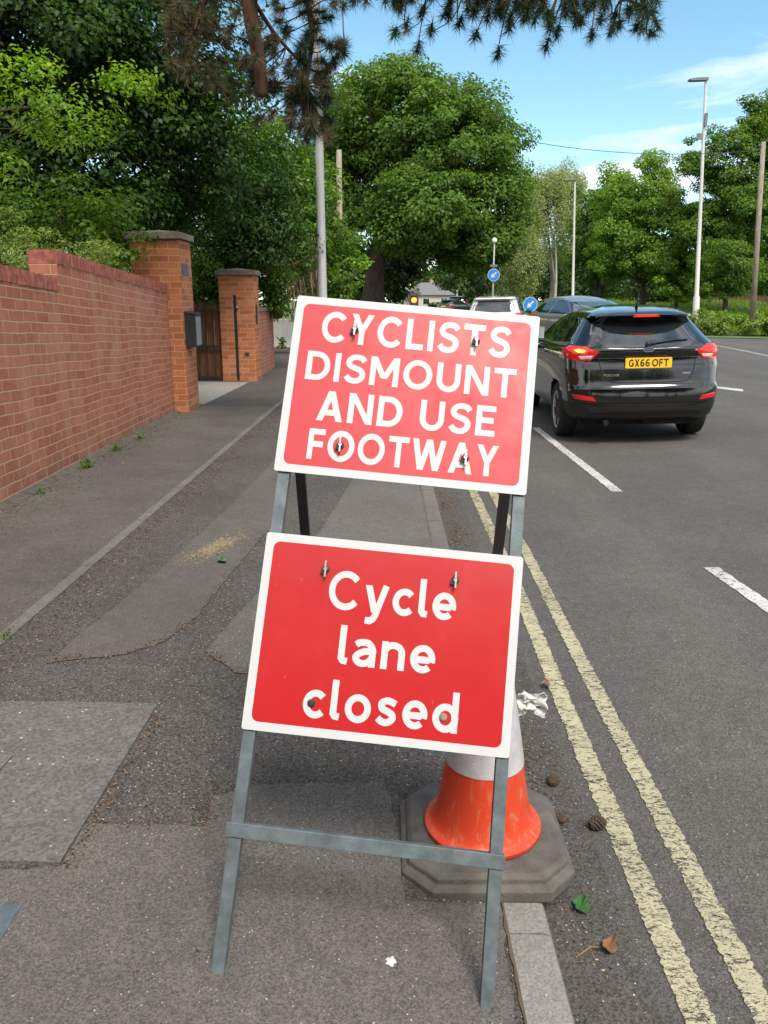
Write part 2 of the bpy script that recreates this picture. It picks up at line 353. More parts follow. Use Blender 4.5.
# ------------------------------------------------------------------ mesh helpers
class MB:
    def __init__(s): s.v = []; s.f = []; s.m = []; s.uv = {}
    def add(s, vs, fs, m=0):
        o = len(s.v); s.v += [tuple(p) for p in vs]
        for f in fs: s.f.append(tuple(i + o for i in f)); s.m.append(m)
        return o
    def box(s, c, d, m=0, rot=None, taper=None):
        x, y, z = d[0] / 2, d[1] / 2, d[2] / 2
        vs = [Vector((a * x, b * y, e * z)) for e in (-1, 1) for a, b in ((-1, -1), (1, -1), (1, 1), (-1, 1))]
        if taper: vs = [Vector((p.x * (taper if p.z > 0 else 1), p.y * (taper if p.z > 0 else 1), p.z)) for p in vs]
        if rot is not None: vs = [rot @ p for p in vs]
        c = Vector(c)
        s.add([p + c for p in vs], [(3, 2, 1, 0), (4, 5, 6, 7), (0, 1, 5, 4), (1, 2, 6, 5), (2, 3, 7, 6), (3, 0, 4, 7)], m)
    def bar(s, a, b, wx, wy, m=0, up=(0, 0, 1)):
        a, b = Vector(a), Vector(b); d = (b - a); L = d.length; d.normalize()
        u = Vector(up); x = u.cross(d)
        if x.length < 1e-4: x = Vector((1, 0, 0)).cross(d)
        x.normalize(); y = d.cross(x)
        mt = Matrix((x, y, d)).transposed()
        s.box((a + b) / 2, (wx, wy, L), m, mt)
    def prism(s, poly, z0, z1, m=0, ax='z', top_scale=None):
        n = len(poly); vs = []
        for z in (z0, z1):
            for p in poly:
                if ax == 'z': vs.append((p[0], p[1], z))
                elif ax == 'y': vs.append((p[0], z, p[1]))
                else: vs.append((z, p[0], p[1]))
        fs = [tuple(range(n - 1, -1, -1)), tuple(range(n, 2 * n))] + [(i, (i + 1) % n, n + (i + 1) % n, n + i) for i in range(n)]
        s.add(vs, fs, m)
    def tube(s, path, rad, n=8, m=0, cap=True):
        path = [Vector(p) for p in path]; k = len(path)
        if not hasattr(rad, '__len__'): rad = [rad] * k
        vs = []; x = None
        for i, p in enumerate(path):
            d = (path[min(i + 1, k - 1)] - path[max(i - 1, 0)])
            if d.length < 1e-9: d = Vector((0, 0, 1))
            d.normalize()
            if x is None:
                x = Vector((0, 1, 0)).cross(d)
                if x.length < .1: x = Vector((1, 0, 0)).cross(d)
            x = (x - d * x.dot(d)).normalized(); y = d.cross(x)
            for j in range(n):
                a = 2 * math.pi * j / n; vs.append(p + (x * math.cos(a) + y * math.sin(a)) * rad[i])
        fs = [(i * n + j, i * n + (j + 1) % n, (i + 1) * n + (j + 1) % n, (i + 1) * n + j) for i in range(k - 1) for j in range(n)]
        if cap: fs += [tuple(range(n - 1, -1, -1)), tuple(range((k - 1) * n, k * n))]
        s.add(vs, fs, m)
    def lathe(s, prof, n=32, m=0, M4=None, c=(0, 0, 0)):
        vs = []; c = Vector(c)
        for r, z in prof:
            for j in range(n):
                a = 2 * math.pi * j / n; p = Vector((r * math.cos(a), r * math.sin(a), z))
                if M4 is not None: p = M4 @ p
                vs.append(p + c)
        k = len(prof)
        fs = [(i * n + j, i * n + (j + 1) % n, (i + 1) * n + (j + 1) % n, (i + 1) * n + j) for i in range(k - 1) for j in range(n)]
        if prof[0][0] > 1e-6: fs.append(tuple(range(n - 1, -1, -1)))
        if prof[-1][0] > 1e-6: fs.append(tuple(range((k - 1) * n, k * n)))
        s.add(vs, fs, m)
    def mesh(s, name, mats, smooth=False):
        me = bpy.data.meshes.new(name); me.from_pydata(s.v, [], s.f); me.update()
        for m in (mats if isinstance(mats, (list, tuple)) else [mats]): me.materials.append(m)
        me.polygons.foreach_set('material_index', s.m)
        if smooth: me.polygons.foreach_set('use_smooth', [True] * len(me.polygons))
        return me
    def build(s, name, mats, parent=None, smooth=False, loc=None, bevel=0, fixn=True, ang=None):
        me = s.mesh(name, mats, smooth)
        if fixn or bevel:
            bm = bmesh.new(); bm.from_mesh(me)
            if bevel:
                bm.normal_update()
                ed = [e for e in bm.edges if len(e.link_faces) == 2 and e.calc_face_angle(0) > .6]
                if ed: bmesh.ops.bevel(bm, geom=ed, offset=bevel, segments=2, affect='EDGES', profile=.6)
            bmesh.ops.recalc_face_normals(bm, faces=bm.faces); bm.to_mesh(me); bm.free()
        if ang is not None and smooth:
            me.set_sharp_from_angle(angle=R(ang))
        return link(name, me, parent, loc)
def link(name, me, parent=None, loc=None):
    o = bpy.data.objects.new(name, me); COL.objects.link(o)
    if parent: o.parent = parent
    if loc is not None: o.location = loc
    return o
def tag(o, label=None, cat=None, group=None, kind=None):
    if label: o['label'] = label
    if cat: o['category'] = cat
    if group: o['group'] = group
    if kind: o['kind'] = kind
    return o
def thing(name, label, cat, loc=(0, 0, 0), rz=0, group=None):
    o = bpy.data.objects.new(name, None); COL.objects.link(o); o.location = loc; o.rotation_euler = (0, 0, rz)
    o.empty_display_size = .2
    return tag(o, label, cat, group)
def struct(o): o['kind'] = 'structure'; return o
def catmull(pts, k=6, closed=False):
    P = [Vector(p) for p in pts]; n = len(P); out = []
    rng = range(n) if closed else range(n - 1)
    for i in rng:
        if closed: a, b, c, d = P[i - 1], P[i], P[(i + 1) % n], P[(i + 2) % n]
        else: a, b, c, d = P[max(i - 1, 0)], P[i], P[i + 1], P[min(i + 2, n - 1)]
        for j in range(k):
            t = j / k
            out.append(.5 * ((2 * b) + (c - a) * t + (2 * a - 5 * b + 4 * c - d) * t * t + (3 * b - a - 3 * c + d) * t ** 3))
    if not closed: out.append(P[-1])
    return out

# ------------------------------------------------------------------ ground, road, footway
def sheet(name, rects, mat, kind='structure'):
    mb = MB()
    for q in rects: mb.add(q, [tuple(range(len(q)))])
    o = mb.build(name, mat, fixn=False); tag(o, kind=kind); return o
g = MB(); g.add([(-900, -300, -.03), (900, -300, -.03), (900, 1500, -.03), (-900, 1500, -.03)], [(0, 1, 2, 3)])
struct(g.build('ground', M['grass'], fixn=False))
# road: camber to a crown, wide junction on the right
LE = [(KR, -6), (KR, 25), (.8, 40), (2.4, 60), (5, 85), (10, 125), (18, 180)]
RE = [(40, -6), (40, 25), (8.6, 40), (10, 60), (12.6, 85), (17.5, 125), (26, 180)]
rd = MB(); C_ = 5.6
for i in range(len(LE) - 1):
    a, b, c, d = LE[i], LE[i + 1], RE[i + 1], RE[i]
    crA, crB = max(C_, a[0] + 3.6), max(C_, b[0] + 3.6)
    zA = .021 * 5.2
    rd.add([(a[0], a[1], 0 if i < 1 else zA - .02 if i > 1 else 0), (crA, a[1], zA), (crB, b[1], zA), (b[0], b[1], 0)], [(0, 1, 2, 3)])
    rd.add([(crA, a[1], zA), (d[0], d[1], zA), (c[0], c[1], zA), (crB, b[1], zA)], [(0, 1, 2, 3)])
struct(rd.build('road', M['road'], fixn=False))
gt = MB(); gt.add([(KR + .001, -3, .004), (.60, -3, .0082), (.58, 24, .0078), (KR + .001, 24, .004)], [(0, 1, 2, 3)])
struct(gt.build('gutter', M['gutter'], fixn=False))
# footway
fw = MB()
YF = [-4, 40]
fw.add([(KL, -4, zf(KL)), (KL, 40, zf(KL)), (FOLD, 40, zf(FOLD)), (FOLD, -4, zf(FOLD))], [(0, 1, 2, 3)])
fw.add([(FOLD, -4, zf(FOLD)), (FOLD, 40, zf(FOLD)), (-14, 40, zf(-14)), (-14, 10.6, zf(-14)), (-2.75, 10.6, zf(-2.75)), (-2.75, -4, zf(-2.75))], [(0, 1, 2, 3, 4, 5)])
struct(fw.build('footway', M['foot_dark'], fixn=False))
# kerb: stones end to end with small joints
kb = MB(); y = -3.0
random.seed(3)
while y < 36:
    L = .914; h = .054 + random.uniform(-.0015, .0015)
    prof = [(KL - .014, -.02), (KR - .002, -.02), (KR - .001, h - .018), (KR - .007, h - .006), (KR - .02, h), (KL - .014, h + .001)]
    n = len(prof); ya, yb = y + .003, y + L - .003
    vs = [(x, ya, z) for x, z in prof] + [(x, yb, z) for x, z in prof]
    kb.add(vs, [tuple(range(n)), tuple(range(2 * n - 1, n - 1, -1))] + [(i, (i + 1) % n, n + (i + 1) % n, n + i) for i in range(n)])
    y += L
nf = len(kb.f); kb.m = [1 if kb.v[f[0]][1] > 2.3 else 0 for f in kb.f]
struct(kb.build('kerb', [M['kerb'], M['kerb_dirty']]))
# edging strip between footway and cycle track
def sx(Y): return -1.60 + (Y - 3.1) * .021
eg = MB(); y = 2.2
while y < 15:
    a, b = y + .004, y + .91
    eg.add([(sx(a) - .025, a, zf(sx(a)) - .05), (sx(a) + .032, a, zf(sx(a)) - .05), (sx(b) + .032, b, zf(sx(b)) - .05), (sx(b) - .025, b, zf(sx(b)) - .05),
            (sx(a) - .025, a, zf(sx(a)) + .010), (sx(a) + .032, a, zf(sx(a)) + .008), (sx(b) + .032, b, zf(sx(b)) + .008), (sx(b) - .025, b, zf(sx(b)) + .010)],
           [(4, 5, 6, 7), (0, 1, 5, 4), (1, 2, 6, 5), (2, 3, 7, 6), (3, 0, 4, 7)])
    y += .914
struct(eg.build('edging_strip', M['edging']))
ws = MB()      # wall-side strip of the footway, a paler and finer asphalt
ys = [1.5, 4, 7, 10.6]
for a, b in zip(ys[:-1], ys[1:]):
    ws.add([(sx(a) - .026, a, zf(sx(a)) + .004), (sx(b) - .026, b, zf(sx(b)) + .004), (-2.62, b, zf(-2.62) + .004), (-2.62, a, zf(-2.62) + .004)], [(0, 1, 2, 3)])
struct(ws.build('footway_wallside', M['foot_wall'], fixn=False))
def clip(poly, keep_left):
    out = []; n = len(poly)
    ins = (lambda p: p[0] <= FOLD) if keep_left else (lambda p: p[0] >= FOLD)
    for i in range(n):
        a, b = poly[i], poly[(i + 1) % n]
        if ins(a): out.append(a)
        if ins(a) != ins(b):
            t = (FOLD - a[0]) / (b[0] - a[0]); out.append((FOLD, a[1] + (b[1] - a[1]) * t))
    return out
def rough_edge(pts, amp=.012, step=.06):
    out = []; n = len(pts)
    for i in range(n):
        a, b = Vector(pts[i]), Vector(pts[(i + 1) % n]); L = (b - a).length; k = max(1, int(L / step))
        nx = Vector((-(b - a).y, (b - a).x)) / max(L, 1e-6)
        for j in range(k):
            p = a + (b - a) * (j / k)
            if j: p = p + nx * random.uniform(-amp, amp)
            out.append((p.x, p.y))
    return out
def patch(name, px, mat, off=.004, rough=.012):
    pts = [tuple(on(x, y, zf)[:2]) for x, y in px]
    if rough: pts = rough_edge(pts, rough * .5, .03)
    mb = MB()
    for side in (True, False):
        q = clip(pts, side)
        if len(q) > 2: mb.add([(x, y, zf(x) + off) for x, y in q], [tuple(range(len(q)))])
    bm = bmesh.new(); me = mb.mesh(name, mat); bm.from_mesh(me); bmesh.ops.triangulate(bm, faces=bm.faces)
    for f in bm.faces:
        f.normal_update()
        if f.normal.z < 0: f.normal_flip()
    bm.to_mesh(me); bm.free()
    return struct(link(name, me))
patch('asphalt_patch', [(46, 664), (75, 640), (115, 608), (160, 570), (200, 535), (236, 500), (262, 474), (292, 440), (303, 455), (292, 480), (270, 528), (247, 555), (222, 585), (196, 618), (165, 642), (125, 655), (80, 660)], M['foot_trench'])
patch('asphalt_patch', [(205, 652), (232, 622), (258, 594), (320, 533), (352, 480), (362, 455), (420, 455), (424, 487), (433, 545), (438, 600), (440, 690), (330, 682), (238, 674)], M['foot_light'])
patch('asphalt_patch', [(-120, 880), (62, 868), (86, 825), (206, 827), (213, 797), (262, 785), (384, 783), (392, 800), (398, 850), (404, 904), (500, 906), (521, 1060), (-120, 1060)], M['foot_light'])
# driveway apron between the two piers
dv = MB(); dv.add([(-2.42, 10.75, zf(-2.4) + .004), (-2.30, 13.8, zf(-2.3) + .004), (-9, 13.8, zf(-9) + .004), (-9, 10.75, zf(-9) + .004)], [(0, 1, 2, 3)])
struct(dv.build('driveway', M['drive'], fixn=False))
# soil at the foot of the white wall
so = MB(); so.add([(-5.6, 21.6, zf(-5) + .012), (-1.6, 21.9, zf(-1.6) + .012), (-1.4, 24, zf(-1.4) + .012), (-5.6, 24, zf(-5) + .012)], [(0, 1, 2, 3)])
struct(so.build('soil', M['soil'], fixn=False))
gs = MB(); gs.add([(-2.84, -4, .2), (-2.84, 10.6, .2), (-14, 10.6, .2), (-14, -4, .2)], [(0, 1, 2, 3)])
struct(gs.build('garden_soil', M['soil'], fixn=False))

dl = MB(); rl = random.Random(4); vsd = []
for i in range(120):
    y = 2 + i * .0715; x = -2.52 + rl.uniform(-.03, .03); vsd += [(-2.615, y, zf(-2.6) + .03), (x, y, zf(x) + .0055)]
dl.add(vsd, [(2 * i, 2 * i + 1, 2 * i + 3, 2 * i + 2) for i in range(119)]); struct(dl.build('soil_strip', M['wall_dirt'], fixn=False))
dl = MB(); vsd = []
for i in range(300):
    y = .9 + i * .03; x = KL - .0145; vsd += [(x - .004 - abs(rl.gauss(0, .004)), y, zf(x) + .0056), (x, y, zf(x) + .0060)]
dl.add(vsd, [(2 * i, 2 * i + 1, 2 * i + 3, 2 * i + 2) for i in range(299)]); struct(dl.build('kerb_joint_soil', M['soil'], fixn=False))
# painted markings
def line_mesh(name, cl, wd, mat, off=.004):
    rg = np.random.default_rng(int(cl[0][0] * 1000) % 997); mb = MB(); vs = []; fine = []
    for (xa, ya), (xb, yb) in zip(cl[:-1], cl[1:]):
        st_ = .007 if min(ya, yb) < 3.5 else .022 if min(ya, yb) < 8 else .2
        k = max(1, int(abs(yb - ya) / st_)); fine += [(xa + (xb - xa) * i / k, ya + (yb - ya) * i / k) for i in range(k)]
    fine.append(cl[-1]); e = np.zeros(2)
    for x, y in fine:
        e = e * .35 + rg.normal(0, .0024, 2); j = np.clip(e, -.007, .007)
        xl, xr = x - wd / 2 + j[0], x + wd / 2 + j[1]; vs += [(xl, y, zr(xl) + off), (xr, y, zr(xr) + off)]
    mb.add(vs, [(2 * i, 2 * i + 1, 2 * i + 3, 2 * i + 2) for i in range(len(fine) - 1)])
    return struct(mb.build(name, mat, fixn=False))
line_mesh('yellow_line', [(.672, -1), (.676, 1.35), (.688, 2.8), (.712, 3.9), (.716, 4.8), (.718, 6.3), (.72, 9), (.74, 24)], .066, M['yellow'], .0045)
line_mesh('yellow_line', [(.815, -1), (.822, 1.4), (.836, 2.8), (.850, 3.7), (.866, 4.7), (.868, 6.3), (.87, 9), (.89, 24)], .062, M['yellow'], .0045)
def P2(x, y): return on(x, y, zr)
def dash(px_a, px_b, wd):
    a, b = P2(*px_a), P2(*px_b)
    line_mesh('white_dash', [(a.x, a.y), ((a.x + b.x) / 2, (a.y + b.y) / 2), (b.x, b.y)], wd, M['white_paint'], .0045)
dash((617.5, 492), (535.5, 428), .085)
dash((780, 616), (711, 568), .085)
dash((838, 704), (900, 800), .085)
def strip_px(name, pts, mat, off=.0045):
    v = [P2(*p) + Vector((0, 0, off)) for p in pts]
    mb = MB(); mb.add(v, [tuple(range(len(v)))]); struct(mb.build(name, mat, fixn=False))
strip_px('white_dash', [(700, 384.2), (743, 389.6), (743, 391.8), (700, 386.6)], M['white_paint'])
strip_px('white_edge_line', [(716, 345.2), (742, 349.8), (800, 362), (800, 363.6), (742, 351.2), (716, 346.2)], M['kerb'])

# ------------------------------------------------------------------ brick walls and piers
def add_uv(o, fn):
    me = o.data; uv = me.uv_layers.new(name='UVMap')
    for p in me.polygons:
        for li in p.loop_indices:
            uv.data[li].uv = fn(me.vertices[me.loops[li].vertex_index].co, p.normal)
WX = -2.61; TH = .225; COPE = .108
def wtop(Y):                                        # top of the sloping coping
    return (1.885 - (Y - 6.67) * .0613) if Y >= 6.67 else (1.67 + (6.67 - Y) * .064)
def wall_uv(co, n):
    Y = co.y; zb = .10
    hgt = (1.885 - (Y - 6.67) * .0613) - COPE - zb
    v = (co.z - zb) / hgt * 1.65
    u = Y if abs(n.x) > .5 else co.x + 50
    return (u, v)
wt = thing('brick_wall', 'long red brick garden wall with stepped brick coping beside the footway', 'wall', (WX, 7, .14))
wb = MB()
ys = [-3 + i * .5 for i in range(20)]; ys = [y for y in ys if y < 6.6] + [6.67]
def wall_part(ysl):
    mb = MB(); vs = []
    for y in ysl:
        zt = wtop(min(y, 6.6699)) if ysl[-1] <= 6.68 else wtop(max(y, 6.67))
        vs += [(0, y - 7, -.2), (0, y - 7, zt - COPE - .14), (-TH, y - 7, zt - COPE - .14), (-TH, y - 7, -.2)]
    fs = []
    for i in range(len(ysl) - 1):
        a, b = 4 * i, 4 * i + 4
        for k in range(4): fs.append((a + k, a + (k + 1) % 4, b + (k + 1) % 4, b + k))
    fs += [(0, 1, 2, 3), tuple(4 * (len(ysl) - 1) + k for k in (3, 2, 1, 0))]
    mb.add(vs, fs); return mb
a_ = wall_part(ys); b_ = wall_part([6.67, 7.5, 8.5, 9.3, 10.05]); a_.add(b_.v, b_.f)
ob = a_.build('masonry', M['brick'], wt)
add_uv(ob, lambda co, n: wall_uv(Vector((co.x, co.y + 7, co.z + .14)), n))
# coping of bricks on edge, each with its own slight tilt
random.seed(11)
cp = MB()
def coping(y0, y1, fn):
    y = y0
    while y < y1 - .04:
        L = .066; yc = y + L / 2; z = fn(yc) - .14
        wdt = TH + .012 + random.uniform(-.004, .004)
        cp.box((-TH / 2 + random.uniform(-.002, .003), yc - 7, z - COPE / 2 + random.uniform(-.002, .002)), (wdt, L, COPE), 0,
               Matrix.Rotation(random.uniform(-.02, .02) - .06, 3, 'X'))
        y += .078
coping(-2.8, 6.64, lambda y: 1.67 + (6.67 - y) * .064); coping(6.68, 10.02, lambda y: 1.885 - (y - 6.67) * .0613)
cp.build('coping', M['cap_brick'], wt, bevel=.004)
mo = MB()
for y0, y1, z0, z1 in ((-2.8, 6.62, wtop(-2.8), wtop(6.62)), (6.70, 10.04, wtop(6.70), wtop(10.04))):
    vs = []
    for y, z in ((y0, z0), (y1, z1)):
        z -= .14
        vs += [(-.016, y - 7, z - COPE - .002), (-.016, y - 7, z - .026), (-TH + .016, y - 7, z - .026), (-TH + .016, y - 7, z - COPE - .002)]
    mo.add(vs, [(0, 1, 2, 3), (7, 6, 5, 4)] + [(k, (k + 1) % 4, 4 + (k + 1) % 4, 4 + k) for k in range(4)])
mo.build('coping_mortar', M['mortar'], wt)
def pier(x0, x1, y0, y1, h, label, extra=None):
    t = thing('gate_pier', label, 'gate pier', ((x0 + x1) / 2, (y0 + y1) / 2, .14))
    W, D = x1 - x0, y1 - y0
    mb = MB(); mb.box((0, 0, h / 2 - .1), (W, D, h + .2))
    o = mb.build('shaft', M['brick_orange'], t)
    add_uv(o, lambda co, n: ((co.y + 10.03) if abs(n.x) > .5 else (co.x + 7.2 - .05), co.z + 3.0))
    cb = MB(); e = .045
    cb.box((0, 0, h + .042), (W + 2 * e, D + 2 * e, .075))
    q = (W / 2 + e - .008, D / 2 + e - .008)
    cb.add([(-q[0], -q[1], h + .082), (q[0], -q[1], h + .082), (q[0], q[1], h + .082), (-q[0], q[1], h + .082), (0, 0, h + .125)],
           [(0, 1, 4), (1, 2, 4), (2, 3, 4), (3, 0, 4), (3, 2, 1, 0)])
    cb.build('cap', M['cap_stone'], t, bevel=.006)
    return t
p1 = pier(-3.02, -2.435, 9.98, 10.56, 2.055, 'tall orange brick gate pier with grey cap and letterbox at the wall end')
pq = MB()
pq.box((.2925 + .006, -.05, 1.72), (.008, .30, .13)); pq.build('number_plaque', M['plaque'], p1)
lb = thing('letterbox', 'dark metal letterbox fixed on the side of the tall gate pier', 'letterbox', (-2.433, 10.2, .93))
q = MB(); q.box((.065, -.02, .21), (.13, .28, .40)); q.prism([(-.0, .40), (.14, .40), (.14, .415), (0, .44)], -.17, .13, 0, 'y'); q.build('case', M['box_metal'], lb, bevel=.006)
q = MB(); q.box((.1335, -.02, .2), (.006, .25, .34)); q.box((.139, -.02, .31), (.006, .2, .03)); q.build('door', M['box_grey'], lb)
p2 = pier(-2.78, -2.20, 13.97, 14.55, 1.76, 'shorter brick gate pier with dark hole, beyond the driveway')
q = MB(); q.box((.14, -.292, .46), (.07, .012, .06)); q.build('vent', M['rubber'], p2)
q = MB(); q.box((.294, -.05, 1.12), (.012, .16, .32)); q.build('sign_panel', M['iron'], p2)
# short return wall past the second pier
rw = thing('return_wall', 'low brick wall continuing behind the shorter gate pier', 'wall', (-2.4, 16, .14))
q = MB(); q.box((0, -.2, .5), (.22, 2.4, 1.3)); o = q.build('masonry', M['brick'], rw); add_uv(o, lambda co, n: (co.y if abs(n.x) > .5 else co.x, co.z + 3))
q = MB(); q.box((0, -.2, 1.19), (.26, 2.42, .07)); q.build('coping', M['cap_stone'], rw)
# gate leaf swung back: boards behind black iron bars
gt_ = thing('driveway_gate', 'open timber gate leaf behind black iron bars beside brick pier', 'gate', (-2.5, 14.02, .15))
q = MB()
for i in range(14):
    q.box((-.10 - i * .125, .06, .66 + .01 * math.sin(i * 2.1)), (.118, .022, 1.25 + .02 * math.sin(i * 1.7)))
q.build('board_panel', M['timber'], gt_)
q = MB()
q.box((-.02, -.03, .72), (.05, .05, 1.42)); q.box((-1.72, -.03, .72), (.05, .05, 1.42))
for z in (.06, .58, 1.18): q.box((-.87, -.03, z), (1.65, .03, .035))
for i in range(1, 13): q.box((-.02 - i * .131, -.03, .70), (.016, .016, 1.28))
q.box((-.16, -.03, .74), (.09, .014, 1.40))
q.build('iron_frame', M['iron'], gt_)
for pz in ((.02, -.08, 1.23), (-.5, -.05, 1.37)):
    q = MB(); q.lathe([(0, -.02), (.022, -.012), (.028, 0), (.022, .012), (0, .02)], 12, 0, None, pz); q.build('finial', M['steel'], gt_, True)
# white rendered wall
ww = thing('white_wall', 'low white rendered wall under the ivy beyond the gate', 'wall', (-3.2, 24, .1))
q = MB(); pr_ = [(-2.3, -.2), (1.0, -.2), (1.04, .60), (.9, .82), (.3, .86), (-.6, .83), (-2.3, .85)]
q.prism(pr_, 0, .25, 0, 'y'); q.build('render_face', M['white_wall'], ww, bevel=.02)

# ------------------------------------------------------------------ leaves and trees
def np_mesh(name, V, F, mat, smooth=False):
    me = bpy.data.meshes.new(name); n = len(V); k = F.shape[1]
    me.vertices.add(n); me.vertices.foreach_set('co', V.astype(np.float32).ravel())
    me.loops.add(F.size); me.loops.foreach_set('vertex_index', F.astype(np.int32).ravel())
    me.polygons.add(len(F)); me.polygons.foreach_set('loop_start', np.arange(0, F.size, k, dtype=np.int32))
    me.materials.append(mat); me.update(calc_edges=True); me.validate(); return me
def unit(a): return a / np.maximum(np.linalg.norm(a, axis=1, keepdims=True), 1e-9)
def leaves(rng, pos, nrm, size, aspect=.55, fold=.25, jitter=.35):
    n = len(pos)
    nrm = unit(nrm + rng.normal(0, jitter, (n, 3)))
    t = unit(np.cross(nrm, rng.normal(0, 1, (n, 3)))); b = np.cross(nrm, t)
    s = size * rng.uniform(.65, 1.35, (n, 1)); 
    V = np.empty((n, 4, 3))
    V[:, 0] = pos - t * s * .5; V[:, 2] = pos + t * s * .5 - nrm * s * .12
    V[:, 1] = pos + b * s * aspect * .5 + nrm * s * fold * .5; V[:, 3] = pos - b * s * aspect * .5 + nrm * s * fold * .5
    F = np.arange(n * 4).reshape(n, 4)
    return V.reshape(-1, 3), F
def crown_points(rng, ells, n_clump, clump_r, per, flat=.6, inner=.45):
    """clumps spread over a union of ellipsoids; leaves spread through each clump"""
    ells = np.array(ells, float); vol = ells[:, 3] * ells[:, 4] * ells[:, 5]; pick = rng.choice(len(ells), n_clump, p=vol ** .67 / (vol ** .67).sum())
    d = unit(rng.normal(0, 1, (n_clump, 3))); rr = rng.uniform(inner, 1, (n_clump, 1)) ** .6
    C = ells[pick, :3] + d * rr * ells[pick, 3:6]
    cr = clump_r * rng.uniform(.55, 1.35, n_clump)
    m = (per * rng.uniform(.6, 1.4, n_clump) * (cr / clump_r) ** 2).astype(int) + 3
    idx = np.repeat(np.arange(n_clump), m); N = len(idx)
    dd = unit(rng.normal(0, 1, (N, 3))); r2 = rng.uniform(.15, 1, (N, 1)) ** .5
    off = dd * r2 * cr[idx][:, None]; off[:, 2] *= flat
    pos = C[idx] + off
    nrm = unit(dd * .6 + d[idx] * .4 + np.array([0, 0, .75]))
    return C, pos, nrm
def tree(name, label, cat, base, ells, n_clump, clump_r, per, leaf, fol, trunk_r, trunk_h, brk, group=None, seed=0, limbs=9, flat=.6, inner=.45, lean=(0, 0), aspect=.6, droop=0, stems=1):
    rng = np.random.default_rng(seed); base = Vector(base)
    t = thing(name, label, cat, base, 0, group)
    C, pos, nrm = crown_points(rng, ells, n_clump, clump_r, per, flat, inner)
    if droop:
        k = rng.uniform(0, 1, len(pos)) ** 1.5 * droop; pos[:, 2] -= k
    V, F = leaves(rng, pos, nrm, leaf, aspect)
    V -= np.array(base)
    cme = np_mesh('crown', V, F, M[fol]); link('crown', cme, t)
    mb = MB(); B = base
    Cc = C[np.argsort(rng.uniform(0, 1, len(C)))]
    ctr = Cc.mean(axis=0)
    for s_ in range(stems):
        fx = Vector((rng.normal(0, .25), rng.normal(0, .25), 0)) if stems > 1 else Vector((0, 0, 0))
        top = Vector((ctr[0] + lean[0], ctr[1] + lean[1], max(ctr[2], base.z + trunk_h))) + fx * 3
        pth = [B + fx, B + fx + Vector((0, 0, trunk_h * .35)), B + fx * 1.6 + Vector(((top.x - B.x) * .2, (top.y - B.y) * .2, trunk_h * .8)), (B + fx + Vector((0, 0, trunk_h))) * .4 + top * .6, top]
        pth = catmull(pth, 4); k = len(pth)
        mb.tube([p - B for p in pth], [trunk_r * (1.25 - .25 * min(1, i / 3)) * (1 - .75 * i / k) for i in range(k)], 10)
        for i in range(limbs):
            c = Vector(Cc[(i + s_ * limbs) % len(Cc)]); u = rng.uniform(.35, .85); a = pth[int(u * (k - 1))]
            mid = a.lerp(c, .5) + Vector((rng.normal(0, .1), rng.normal(0, .1), .12)) * (c - a).length * .6
            pp = catmull([a, mid, c], 5); kk = len(pp); r0 = trunk_r * .42 * (1 - u * .5)
            mb.tube([p - B for p in pp], [r0 * (1 - .85 * j / kk) for j in range(kk)], 6)
    mb.build('trunk', M[brk], t, True)
    return t
def E(x, y, Y, rx, rz, ry=None):                    # ellipsoid centred at a pixel and distance; radii in pixels at that distance
    p = at(x, y, Y); k = (Y * PC - (p.z - CAMH) * PS) / FPX
    return (p.x, p.y, p.z, rx * k, (ry if ry else rx) * k, rz * k)

# the dark tree over the wall
tree('broadleaf_tree', 'large dark broadleaf tree leaning over the brick wall and gate piers', 'tree', (-5.2, 12.5, .15),
     [E(40, 20, 11, 130, 100), E(150, 60, 12, 95, 95), E(60, 170, 11, 100, 70), E(200, 150, 13, 80, 80), E(255, 215, 16, 50, 55), E(130, 215, 14, 80, 40), E(-60, 120, 11, 110, 150)],
     640, .50, 230, .072, 'fol_dark', .26, 3.2, 'bark_dark', seed=2, limbs=30, flat=.55, inner=.25)
tree('small_tree', 'light green leafy tree with sunlit sprays in front of the dark tree', 'tree', (-5.6, 8.0, .2),
     [E(8, 62, 8.2, 60, 34), E(128, 80, 8.8, 46, 18), E(70, 108, 8.5, 60, 22), E(25, 90, 8, 60, 26), E(8, 165, 8.4, 34, 24), E(95, 132, 8.7, 30, 16), E(30, 130, 8.6, 50, 24), E(150, 92, 8.9, 22, 10)],
     66, .20, 34, .055, 'fol_lime', .04, 2.6, 'bark_dark', seed=5, limbs=5, flat=.5, inner=.1, aspect=.5)
tree('garden_shrub', 'pale yellow green feathery shrub showing above the low end of the wall', 'shrub', (-3.6, 7.4, .2),
     [E(20, 262, 7.4, 60, 36), E(52, 244, 7.6, 22, 20), E(8, 228, 7.3, 20, 24), E(90, 258, 8.2, 40, 14)],
     60, .12, 110, .035, 'fol_yellow', .03, .9, 'bark_dark', seed=6, limbs=20, inner=.2, aspect=.35)
tree('garden_shrub', 'dark glossy shrub between the wall coping and the tall pier', 'shrub', (-3.7, 9.6, .2),
     [E(95, 235, 9.6, 50, 45), E(60, 220, 10, 60, 40)], 60, .25, 80, .06, 'fol_mid', .05, .9, 'bark_dark', seed=8, limbs=14, inner=.2)
tree('laurel_hedge', 'leafy green laurel spilling over the shorter gate pier', 'hedge', (-3.6, 16.2, .15),
     [E(215, 255, 16.0, 32, 42), E(245, 245, 16.2, 30, 38), E(268, 270, 16.2, 18, 35), E(200, 285, 16.5, 28, 26), E(300, 235, 20, 25, 40), E(272, 300, 16.6, 14, 20)],
     130, .30, 120, .085, 'fol_mid', .08, 1.6, 'bark_dark', seed=9, limbs=20, inner=.25)
